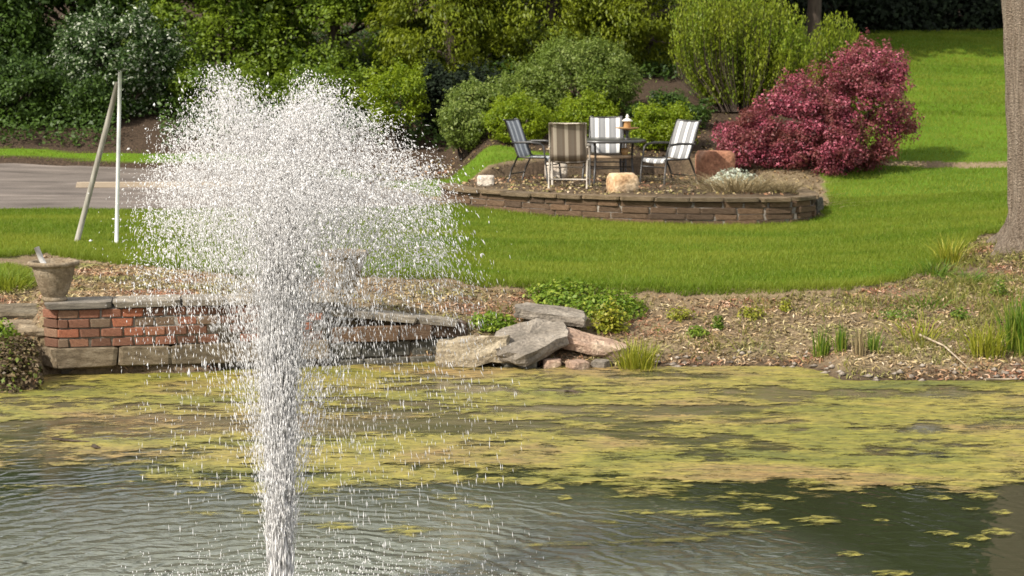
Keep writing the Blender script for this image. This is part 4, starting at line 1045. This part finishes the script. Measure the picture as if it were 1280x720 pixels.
# ------------------------------------------------------------------ small plants
def clump(name, label, cat, x, y, wpx, hpx, mat, n, seed, wd=.012, spread=.5, group=None, Y=None):
    """a tuft of long arching blades rooted at a photo pixel"""
    rng = np.random.default_rng(seed)
    h = hit(x, y) if Y is None else at_Y(x, y, Y)
    if h is None: return
    if Y is not None: h.z = max(tz(h.x, h.y), -.02)
    s = h.y / F; W = wpx * s / 2; H = hpx * s * 1.02
    B = np.stack([rng.normal(size=n) * W * .45, rng.normal(size=n) * W * .4, np.zeros(n)], 1)
    hh = H * rng.uniform(.45, 1.05, n)[:, None]
    out = B * spread * 1.2 / max(W * .5, 1e-3) * W * .5 + rng.normal(size=(n, 3)) * W * .35; out[:, 2] = 0
    a = rng.uniform(0, math.pi, n); d = np.stack([np.cos(a), np.sin(a), 0 * a], 1) * wd * .5
    up = np.array([0, 0, 1.0])
    B[:, 2] = terrain(B[:, 0] + h.x, B[:, 1] + h.y) - h.z - .02
    m = B + up * hh * .6 + out * .45; t = B + up * hh * (1 - .12 * rng.random((n, 1))) + out * 1.2
    V = np.stack([B - d, B + d, m + d * .9, m - d * .9, t - d * .12, t + d * .12], 1).reshape(-1, 3)
    i = np.arange(n)[:, None] * 6
    Q = np.concatenate([i + np.array([[0, 1, 2, 3]]), i + np.array([[3, 2, 5, 4]])])
    return tag(link(name, np_mesh(name, V, Q), M[mat], None, h), label, cat, group)
clump('sedge_clump', 'yellow-green sedge clump at the water right of the flat stones', 'plant', 797, 461, 40, 48, 'weed_yellow', 260, 101, .010, Y=19.62)
clump('reed_tuft', 'tall bright green reed tuft, left of the pair on the right bank', 'plant', 1026, 446, 16, 46, 'weed', 46, 102, .012)
clump('reed_tuft', 'bright green reed tuft, right of the pair on the right bank', 'plant', 1052, 440, 15, 42, 'weed', 40, 103, .012)
clump('reed_tuft', 'short green reed tuft beside the straw on the right bank', 'plant', 1090, 440, 18, 36, 'weed', 40, 104, .011)
clump('straw_tuft', 'pale straw tuft between the reed tufts on the right bank', 'plant', 1074, 445, 14, 42, 'leaf_tan', 36, 105, .010)
clump('tree_weed', 'yellow-green weed tuft left of the earth mound by the trunk', 'plant', 1188, 330, 34, 40, 'weed_yellow', 160, 106, .010, 1.0)
clump('tree_weed', 'green weed tuft at the foot of the earth mound by the lawn corner', 'plant', 1168, 345, 36, 28, 'weed', 120, 107, .010, 1.0)
clump('tree_weed', 'short bright grass tuft on the mound below the trunk', 'plant', 1212, 352, 60, 16, 'weed', 220, 108, .009, 1.0)
clump('bank_grass', 'tall green grass tuft at the right frame edge by the water', 'plant', 1272, 440, 40, 85, 'weed', 180, 109, .012)
clump('bank_grass', 'yellow-green grass tuft on the right bank near the frame edge', 'plant', 1232, 445, 44, 50, 'weed_yellow', 140, 110, .011)
clump('bank_grass', 'loose yellow grass tuft left of the fallen twig', 'plant', 1150, 425, 60, 34, 'weed_yellow', 110, 111, .009, 1.0)
clump('bank_grass', 'small green tuft at the lawn edge above the right bank', 'plant', 1160, 385, 50, 22, 'weed', 110, 112, .009, 1.0)
clump('dry_grass', 'dry straw tuft on the patio in front of the silver plant', 'plant', 925, 238, 100, 24, 'leaf_tan', 700, 113, .010, 1.0, Y=29.3)
clump('dry_grass', 'dry straw tuft at the right end of the patio', 'plant', 985, 240, 60, 18, 'leaf_tan', 420, 114, .010, 1.0, Y=29.2)
clump('left_grass', 'dense green grass clump left of the brown urn', 'plant', 10, 360, 70, 28, 'grass', 500, 115, .010, 1.0)
clump('ledge_plant', 'small green plant growing from the brick wall behind the spray', 'plant', 252, 452, 26, 24, 'weed', 60, 116, .012, 1.0, Y=19.25)

def leafy(name, label, x, y, wpx, hpx, n, leaf, mat, seed, group=None, cat='plant', Y=None):
    rng = np.random.default_rng(seed); h = hit(x, y) if Y is None else at_Y(x, y, Y)
    if Y is not None: h.z = max(0, tz(h.x, h.y))
    s = h.y / F; W, H = wpx * s / 2, hpx * s
    d = unit(rng.normal(size=(n, 3))); d[:, 2] = np.abs(d[:, 2]); rr = rng.random((n, 1)) ** .5
    lump = 1 + .35 * fbm(d[:, 0] * 2 + seed, d[:, 1] * 2, 1.5, seed)[:, None]
    P = np.stack([d[:, 0] * W, d[:, 1] * W * .7, d[:, 2] * H], 1) * rr * lump
    P[:, 2] += terrain(P[:, 0] + h.x, P[:, 1] + h.y) - h.z + .02; P += np.array(h)
    N = unit(.5 * d + np.array([0, -.1, .6]) + .5 * rng.normal(size=(n, 3)))
    V, Q = leaves(P, N, leaf * rng.uniform(.6, 1.3, len(P)), .6, rng)
    V = V - np.array(h)
    return tag(link(name, np_mesh(name, V, Q), M[mat], None, h), label, cat, group)
leafy('leafy_plant', 'bright green leafy plant at the lawn edge above the thin slab', 706, 374, 110, 17, 1700, .055, 'ivy', 121)
leafy('leafy_plant', 'broad green leafy plant right of the thin grey slab', 766, 392, 96, 24, 1900, .05, 'ivy', 122)
leafy('leafy_plant', 'yellow-green low plant between the pinkish slab and the bank', 762, 414, 50, 34, 800, .05, 'weed_yellow', 123)
leafy('ivy_plant', 'small green creeper on the ledge above the tan slab', 617, 413, 66, 18, 700, .05, 'ivy', 124)
leafy('silver_plant', 'silvery white leaved plant beside the reddish block stone', 915, 226, 70, 20, 1300, .05, 'leaf_silver', 125, Y=30.4)
leafy('bank_scrub', 'brown and green scrub on the bank in the lower left corner', -2, 486, 130, 40, 3400, .05, 'scrub', 126, Y=18.55)
leafy('bank_scrub', 'small green scrub plant at the foot of the brick wall corner', 48, 478, 46, 26, 700, .05, 'scrub', 127, Y=18.75)
leafy('bank_scrub', 'green topped scrub beside the step stones on the left', 0, 435, 46, 34, 700, .055, 'ivy', 128)
for i, (x, y, w, hh, m_, lab) in enumerate([
    (850, 400, 40, 14, 'weed_yellow', 'low yellow weed in the leaf litter right of the leafy plants'), (898, 412, 16, 18, 'weed', 'single green weed in the middle of the littered bank'),
    (982, 390, 16, 16, 'weed_yellow', 'round yellow weed below the lawn lip'), (940, 398, 40, 12, 'weed_yellow', 'flat yellow weed in the centre of the littered bank'),
    (1120, 398, 60, 12, 'weed', 'flat green weed below the lawn lip on the right bank'), (1200, 400, 30, 14, 'weed', 'flat green weed below the tree mound'),
    (1250, 370, 26, 18, 'weed', 'green weed at the foot of the tree trunk'), (872, 420, 30, 10, 'ivy', 'small green weed near the pebbly water edge')]):
    leafy('bank_weed', lab, x, y, w, hh, 260, .035, m_, 140 + i, 'weeds in the leaf litter')

# ------------------------------------------------------------------ leaf litter, pebbles (nobody could count them)
def scatter_litter():
    rng = np.random.default_rng(150)
    n = 115000
    px = rng.uniform(-20, 1300, n); py = rng.uniform(335, 480, n)
    x0 = rng.uniform(-5.8, 7.4, n); y0 = rng.uniform(18.4, 25.5, n)
    z = terrain(x0, y0); ok = (~lawn_mask(x0, y0)) & (z > .01) & (np.abs(x0 / y0) < .30)
    m = fbm(x0, y0, 1.3, 160); ok &= (m > -.25 + .5 * (rng.random(n) - .5))
    x0, y0, z = x0[ok], y0[ok], z[ok]
    P = np.stack([x0, y0, z + .012], 1)
    N = unit(np.array([0, -.1, 1.0]) + rng.normal(size=P.shape) * .45)
    V, Q = leaves(P, N, .075 * rng.uniform(.3, 1.3, len(P)), .22, rng)
    tag(link('leaf_litter', np_mesh('leaf_litter', V, Q), M['litter']), 'brown fallen leaves and straw strewn over the pond bank', 'leaf litter', kind='stuff')
    # patio and shrub bed litter
    n = 9000; x0 = rng.uniform(-2.5, 6.5, n); y0 = rng.uniform(28.4, 37, n); z = terrain(x0, y0)
    ok = (~lawn_mask(x0, y0)) & ~in_poly(x0, y0, ROAD_POLY); P = np.stack([x0, y0, z + .012], 1)[ok]
    N = unit(np.array([0, -.1, 1.0]) + rng.normal(size=P.shape) * .5)
    V, Q = leaves(P, N, .06 * rng.uniform(.4, 1.4, len(P)), .5, rng)
    tag(link('patio_litter', np_mesh('patio_litter', V, Q), M['litter']), 'dry leaves and straw lying on the patio and shrub bed', 'leaf litter', kind='stuff')
scatter_litter()
def bank_sprouts():
    rng = np.random.default_rng(155); n = 110000
    x = rng.uniform(-5.8, 7.6, n); y = rng.uniform(18.6, 24.5, n); z = terrain(x, y)
    dn = fbm(x * .7, y, 1.4, 156, 4) + .35 * vnoise(x, y, 9, 158) + .14 * np.clip(x - 3, 0, 3) - .05
    k = (dn > rng.random(n) * .5) & ~lawn_mask(x, y) & (z > .04) & (x > -.3) & (np.abs(x / y) < .3)
    x, y, z = x[k], y[k], z[k]
    V, T = grass_blades(np.stack([x, y, z], 1), .08 * rng.uniform(.3, 1.5, len(x)), .006, rng, .6)
    tag(link('bank_sprouts', np_mesh('bank_sprouts', V, T), M['sprout']), 'sparse yellow-green sprouts in the leaf litter of the right bank', 'grass', kind='stuff')
bank_sprouts()
def pebbles():
    rng = np.random.default_rng(170); n = 260
    a = rng.uniform(800, 1290, n); x = []; 
    Y = rng.uniform(18.85, 20.3, n); X = (a - 640) / F * Y * 1.01; z = terrain(X, Y); ok = (z > -.01) & (z < .11); X, Y, z = X[ok], Y[ok], z[ok]
    base = np.array([(1, 0, 0), (0, 1, 0), (-1, 0, 0), (0, -1, 0), (0, 0, 1), (0, 0, -1)], float)
    T = np.array([(0, 1, 4), (1, 2, 4), (2, 3, 4), (3, 0, 4), (1, 0, 5), (2, 1, 5), (3, 2, 5), (0, 3, 5)])
    m = len(X); s = rng.uniform(.015, .05, (m, 1, 1)) * np.concatenate([rng.uniform(.8, 1.5, (m, 1, 1)), rng.uniform(.7, 1.2, (m, 1, 1)), rng.uniform(.4, .7, (m, 1, 1))], 2)
    V = base[None] * s * (1 + .25 * rng.normal(size=(m, 6, 3))) + np.stack([X, Y, z + .01], 1)[:, None]
    Fc = (T[None] + (np.arange(m) * 6)[:, None, None]).reshape(-1, 3)
    tag(link('shore_pebbles', np_mesh('shore_pebbles', V.reshape(-1, 3), Fc), M['pebble']), 'grey and tan pebbles along the right water edge', 'pebbles', kind='stuff')
pebbles()
def twig(name, label, pts, r, mat='twig'):
    g = Geo(); g.tube(pts, list(np.linspace(r, r * .4, len(pts))), 6); tag(link(name, g.mesh(name, True), M[mat]), label, 'twig')
a, b, c = hit(1148, 424), hit(1180, 440), hit(1216, 470)
twig('fallen_twig', 'thin pale fallen twig lying down the right bank', [a + Vector((0, 0, .05)), b + Vector((0, 0, .06)), c + Vector((0, 0, .03))], .014)
twig('floating_stick', 'straight pale stick lying at the water edge by the right frame edge', [at_z(1232, 474, .03), at_z(1258, 474, .025), at_z(1290, 473, .02)], .014)
twig('floating_stick', 'short dark stick floating in the algae in front of the flat stones', [at_z(706, 489, .012), at_z(714, 489, .018), at_z(722, 490, .012)], .016, 'bark_dark')
twig('floating_stick', 'dark bent stick floating in the algae on the left', [at_z(66, 549, .012), at_z(90, 551, .018), at_z(112, 552, .012)], .014, 'bark_dark')
twig('floating_stick', 'dark stub floating in the algae near the bent stick', [at_z(117, 558, .012), at_z(121, 559, .025), at_z(125, 560, .012)], .022, 'bark_dark')

# ------------------------------------------------------------------ algae floating on the pond
def algae_sheet():
    dx, dy = .026, .05
    xs = np.arange(-5.8, 6.2, dx); ys = np.arange(12.4, 20.2, dy)
    X, Y = np.meshgrid(xs, ys); nx, ny = len(xs), len(ys)
    rng = np.random.default_rng(180)
    x = X.ravel() + rng.uniform(-.4, .4, X.size) * dx; y = Y.ravel() + rng.uniform(-.4, .4, X.size) * dy
    i = np.arange(nx * ny).reshape(ny, nx)
    Q = np.stack([i[:-1, :-1], i[:-1, 1:], i[1:, 1:], i[1:, :-1]], -1).reshape(-1, 4)
    cx, cy = x[Q].mean(1), y[Q].mean(1)
    a = 640 + F * cx / (cy * CP + CAM_H * SP)                     # column
    edge = np.interp(a, [0, 150, 330, 430, 560, 640, 760, 860, 960, 1100, 1280], [14.05, 14.0, 14.0, 14.4, 14.65, 14.75, 14.95, 15.05, 14.8, 14.65, 14.55])
    edge = edge + .55 * fbm(cx * .5, cy * .7, .9, 213, 4)
    dens = .0 + .42 * np.clip((cy - edge) / .95, -1.6, .65) + .12 * np.clip((cy - 18.6) / .8, 0, 1)
    nz = .78 * fbm(cx * .4, cy, .6, 190, 4) + .55 * fbm(cx * .45, cy, 2.6, 200, 4) + .62 * fbm(cx * .5, cy, 9, 205, 3)
    open_l = np.clip((130 - a) / 60, 0, 1) * np.clip((15.05 + .4 * fbm(cx, cy, 1.5, 207) - cy) / .15, 0, 1) * np.clip((cy - 14.3) / .1, 0, 1)
    def hole(x0, y0, rx, ry, sd): return np.clip(1.35 - ((cx - x0) / rx) ** 2 - ((cy - y0) / ry) ** 2 + .9 * fbm(cx * .5, cy, 2, sd), 0, 1)
    cov = 1.15 * (nz + dens - .17) - .8 * open_l - .55 * hole(2.0, 17.35, 1.7, .3, 208) - .55 * hole(3.3, 18.2, 1.7, .3, 209) - .4 * hole(-.9, 16.6, 1.3, .3, 211) - .4 * hole(4.2, 16.5, 1.2, .22, 212)
    cov = np.clip(cov, -1, .34)
    keep = (cov > -.75) & (terrain(cx, cy) < .03)
    cv = np.full(len(x), -1.0); cv[Q[:, 0]] = cov
    Q = Q[keep]; u, inv = np.unique(Q, return_inverse=True)
    z = .006 + .006 * rng.random(len(u)) + .008 * np.clip(fbm(x[u], y[u], 5, 210), 0, 1)
    me = np_mesh('pond_algae', np.stack([x[u], y[u], z], 1), inv.reshape(-1, 4), True)
    at = me.attributes.new('cover', 'FLOAT', 'POINT'); at.data.foreach_set('value', cv[u].astype(np.float32))
    tag(link('pond_algae', me, M['algae']), 'yellow-green algae and duckweed covering the far half of the pond', 'algae', kind='stuff')
algae_sheet()
def raft(label, pts, seed, group=None, name='algae_raft'):
    """one floating mat traced by photo pixels on the water"""
    P = catmull([(q.x, q.y) for q in (at_z(x, y, .01) for x, y in pts)], 10, True)
    c = P.mean(0); n = len(P); ang = np.linspace(0, 2 * math.pi, n, endpoint=False)
    wob = 1 + .55 * fbm(np.cos(ang) * 1.3 + seed * 7.7, np.sin(ang) * 1.3 + seed * 3.1, 1.6, 400 + seed, 5)
    P = c + (P - c) * wob[:, None]
    V = [(p[0] - c[0], p[1] - c[1], 0) for p in P]; cv = [-.62] * n
    for f, k, cc in ((.80, .005, -.08), (.5, .009, .08)):
        V += [((p[0] - c[0]) * f, (p[1] - c[1]) * f, k) for p in P]; cv += [cc] * n
    V.append((0, 0, .010)); cv.append(.12)
    bm = bmesh.new(); bv = [bm.verts.new(v) for v in V]
    for i in range(n):
        j = (i + 1) % n
        for r in (0, n): bm.faces.new((bv[r + i], bv[r + j], bv[r + n + j], bv[r + n + i]))
        bm.faces.new((bv[2 * n + i], bv[2 * n + j], bv[3 * n]))
    me = bm_mesh(name, bm, True)
    at = me.attributes.new('cover', 'FLOAT', 'POINT'); at.data.foreach_set('value', np.array(cv, np.float32))
    tag(link(name, me, M['algae'], None, (c[0], c[1], .006)), label, 'algae mat', group)
def oval(x, y, w, h): return [(x - w, y), (x - w * .6, y - h * .8), (x, y - h), (x + w * .7, y - h * .7), (x + w, y), (x + w * .5, y + h * .8), (x - w * .3, y + h)]
raft('largest oval orange-yellow algae mat in the dark open water', oval(810, 608, 72, 13), 1)
raft('long thin yellow algae streak across the dark water near the bottom', [(520, 686), (640, 681), (760, 678), (860, 672), (950, 663), (1030, 653), (1044, 657), (960, 668), (860, 678), (740, 683), (600, 687)], 2)
raft('yellow algae mat just left of the largest oval mat', oval(690, 609, 24, 5), 3)
raft('small round yellow algae mat below the mat left of the largest', oval(704, 622, 15, 4), 4)
raft('pale orange algae mat drifting right of the fountain jet', oval(505, 663, 38, 9), 5)
raft('reddish algae wisp touching the fountain jet on its right', oval(420, 658, 30, 7), 6)
G_ = 'small algae mats scattered over the dark water'
rng_ = random.Random(44)
for i, (x, y, w, h, lab) in enumerate([
    (1010, 602, 24, 5, 'small algae mat nearest the main algae edge, upper right of the largest oval mat'), (980, 622, 18, 3, 'thin algae mat below the upper right small mat'),
    (945, 634, 22, 5, 'small algae mat above the right half of the long streak'), (868, 642, 40, 5, 'wide flat algae mat below the largest oval mat'),
    (955, 652, 18, 4, 'small round algae mat touching the long streak from above'), (1020, 650, 26, 6, 'plump algae mat at the right tip of the long streak'),
    (915, 656, 30, 5, 'flat algae mat just above the middle of the long streak'), (1180, 666, 18, 3, 'leftmost mat of the loose cluster near the right edge'),
    (1202, 681, 14, 3, 'lowest mat of the loose cluster near the right edge'), (1222, 672, 14, 4, 'middle mat of the loose cluster near the right edge'),
    (1245, 665, 20, 5, 'rightmost mat of the loose cluster near the right edge'), (1062, 692, 16, 3, 'lone small algae mat below the right tip of the streak'),
    (1230, 620, 22, 5, 'algae mat near the right edge, highest of that side'), (1215, 636, 12, 2, 'tiny algae mat under the highest mat at the right edge'),
    (1130, 610, 14, 3, 'tiny algae mat close to the main algae edge on the right'), (1175, 622, 16, 3, 'thin algae mat left of the highest mat at the right edge'),
    (1085, 632, 10, 2, 'tiny algae dot alone in the dark water right of centre'), (800, 640, 20, 3, 'thin algae mat left of the wide flat mat'),
    (760, 652, 16, 2, 'faint thin algae mat above the left half of the streak'), (1250, 640, 14, 3, 'small algae mat nearest the right frame edge'),
    (1100, 650, 10, 2, 'tiny algae dot between the streak tip and the right cluster'), (1120, 716, 30, 4, 'algae mat cut by the bottom edge on the right'),
    (600, 632, 18, 3, 'small algae mat in the open water right of the jet'), (560, 622, 14, 2, 'tiny algae mat nearest the jet below the main algae edge')]):
    raft(lab, oval(x, y, w * 1.35, h * 1.2), 60 + i, G_)

# ------------------------------------------------------------------ the fountain
def fountain():
    root = empty('fountain', (FX, FY, 0), 0, 'white fountain jet bursting into a tall plume of droplets over the pond', 'fountain')
    V, Q = lathe([(.01, -.05), (.30, -.05), (.33, .0), (.30, .045), (.10, .06), (.07, .10), (.05, .12), (.01, .12)], 24)
    link('float', np_mesh('float', V, Q, True), M['frame_dark'], root)
    rng = np.random.default_rng(300)
    def traj(n, tau, Rp, az, hp):
        """place on a spouting path: tau 0..1 rising, 1..2 falling; returns position and flight direction"""
        up = tau <= 1; f = np.clip(tau - 1, 0, None)
        r = np.where(up, Rp * tau, Rp * (1 + .32 * f)); z = hp * (1 - (1 - tau) ** 2)
        dr = np.where(up, Rp, Rp * .32); dz = 2 * hp * (1 - tau)
        wind = .10 * tau ** 1.5 + .10 * f ** 1.5
        P = np.stack([r * np.cos(az) + wind, r * np.sin(az), z], 1)
        D = np.stack([dr * np.cos(az) + .15 * tau, dr * np.sin(az), dz], 1)
        return P, D
    # bursts: groups of drops thrown up together, so the plume has lumps and gaps
    nb = 130
    bR = (rng.random(nb) ** .75 * .86).clip(.02, .86); baz = rng.uniform(0, 2 * math.pi, nb); bh = 3.06 - .28 * (bR / .8) ** 2 - .6 * rng.random(nb) ** 1.3
    # the lobes that stand out along the top of the plume
    lob = [(-.33, 3.20), (-.30, 3.12), (-.20, 3.12), (-.45, 3.0), (-.55, 2.88), (-.64, 2.7), (.24, 3.17), (.22, 3.08), (.35, 3.10), (.5, 2.95), (.66, 2.8), (.78, 2.66), (-.05, 3.0), (.05, 2.95), (.85, 2.55)]
    for k, (dx_, h_) in enumerate(lob):
        ax = dx_ - .10; bR[k] = math.hypot(ax, .12); baz[k] = math.atan2(.12 * (1 if k % 2 else -1), ax); bh[k] = h_
    wgt = np.ones(nb); wgt[:len(lob)] = 3.2; wgt /= wgt.sum()
    def drops(n, tau, rad_lo, rad_hi, spread, st_lo):
        k = rng.choice(nb, n, p=wgt)
        Rp = np.abs(bR[k] + rng.normal(0, spread, n)); az = baz[k] + rng.normal(0, .35, n); hp = bh[k] * (1 - .05 * np.abs(rng.normal(0, 1, n)))
        P, D = traj(n, tau, Rp, az, hp)
        P += rng.normal(size=P.shape) * .022 * np.clip(tau, .15, 1)[:, None]
        sp = np.linalg.norm(D, axis=1); D = unit(D + rng.normal(size=D.shape) * .25)
        rad = rad_lo * (rad_hi / rad_lo) ** (rng.random(n) ** 1.8)
        stretch = st_lo + .55 * sp * rng.uniform(.5, 1.2, n)
        return P, D, rad, stretch
    sets = []
    # rising jet
    n = 29000; sets.append(drops(n, rng.beta(1.25, 1.7, n) * .95, .0016, .0042, .05, 3.2))
    # crown of the plume
    n = 26000; sets.append(drops(n, rng.normal(1.0, .20, n).clip(.55, 1.5), .0022, .0075, .05, 1.2))
    # falling water, drawn out into thin threads
    n = 9000; sets.append(drops(n, 1 + rng.beta(1.1, 3.2, n) * .97, .0016, .0044, .07, 3.0))
    n = 9500; sets.append(drops(n, 1 + rng.beta(1.2, 1.7, n) * .97, .0013, .0032, .09, 6.0))
    # fine veil
    n = 46000; sets.append(drops(n, rng.normal(1.0, .24, n).clip(.4, 1.8), .0012, .0026, .10, 3.0))
    n = 1100; sets.append(drops(n, rng.normal(1.0, .22, n).clip(.6, 1.6), .005, .0105, .15, 1.1))   # stray large drops round the crown
    # splashes where the drops strike the pond
    n = 5000; rr = np.abs(rng.normal(.85, .35, n)); az = rng.uniform(0, 2 * math.pi, n); hz = .012 + np.abs(rng.normal(0, .02, n))
    sets.append((np.stack([rr * np.cos(az) + .2, rr * np.sin(az), hz], 1), np.tile([[0, 0, 1.0]], (n, 1)), rng.uniform(.002, .005, n), rng.uniform(1, 2.5, n)))
    def drop_mesh(name, sets):
        P = np.concatenate([s[0] for s in sets]); D = np.concatenate([s[1] for s in sets]); rad = np.concatenate([s[2] for s in sets]); st = np.concatenate([s[3] for s in sets])
        ok = P[:, 2] > .01; P, D, rad, st = P[ok], D[ok], rad[ok], st[ok]; n = len(P)
        t = unit(rng.normal(size=(n, 3))); a = unit(t - D * (t * D).sum(1, keepdims=True)); b = np.cross(D, a)
        r = rad[:, None]; l = (rad * st)[:, None]
        V = np.stack([P + D * l * 1.1, P + a * r, P + (b * .87 - a * .5) * r, P - (b * .87 + a * .5) * r, P - D * l * 1.3], 1).reshape(-1, 3)
        T = np.array([(0, 1, 2), (0, 2, 3), (0, 3, 1), (4, 2, 1), (4, 3, 2), (4, 1, 3)])
        o = link(name, np_mesh(name, V, (T[None] + (np.arange(n) * 5)[:, None, None]).reshape(-1, 3), True), M['jet' if name == 'jet' else 'drop'], root); o["kind"] = "stuff"
    drop_mesh('spray', sets)
    # solid lower jet: a bundle of water strands thrown up from the nozzle
    n = 27000; tau = rng.beta(1.0, 2.4, n) * .62
    Rp = np.abs(rng.normal(0, .17, n)); az = rng.uniform(0, 2 * math.pi, n); hp = rng.uniform(2.7, 3.2, n)
    P, D = traj(n, tau, Rp, az, hp); P[:, :2] += rng.normal(size=(n, 2)) * .024; P[:, 2] += .1
    D = unit(D + rng.normal(size=D.shape) * .12)
    drop_mesh('jet', [(P, D, rng.uniform(.0018, .0038, n), rng.uniform(10, 26, n))])
fountain()
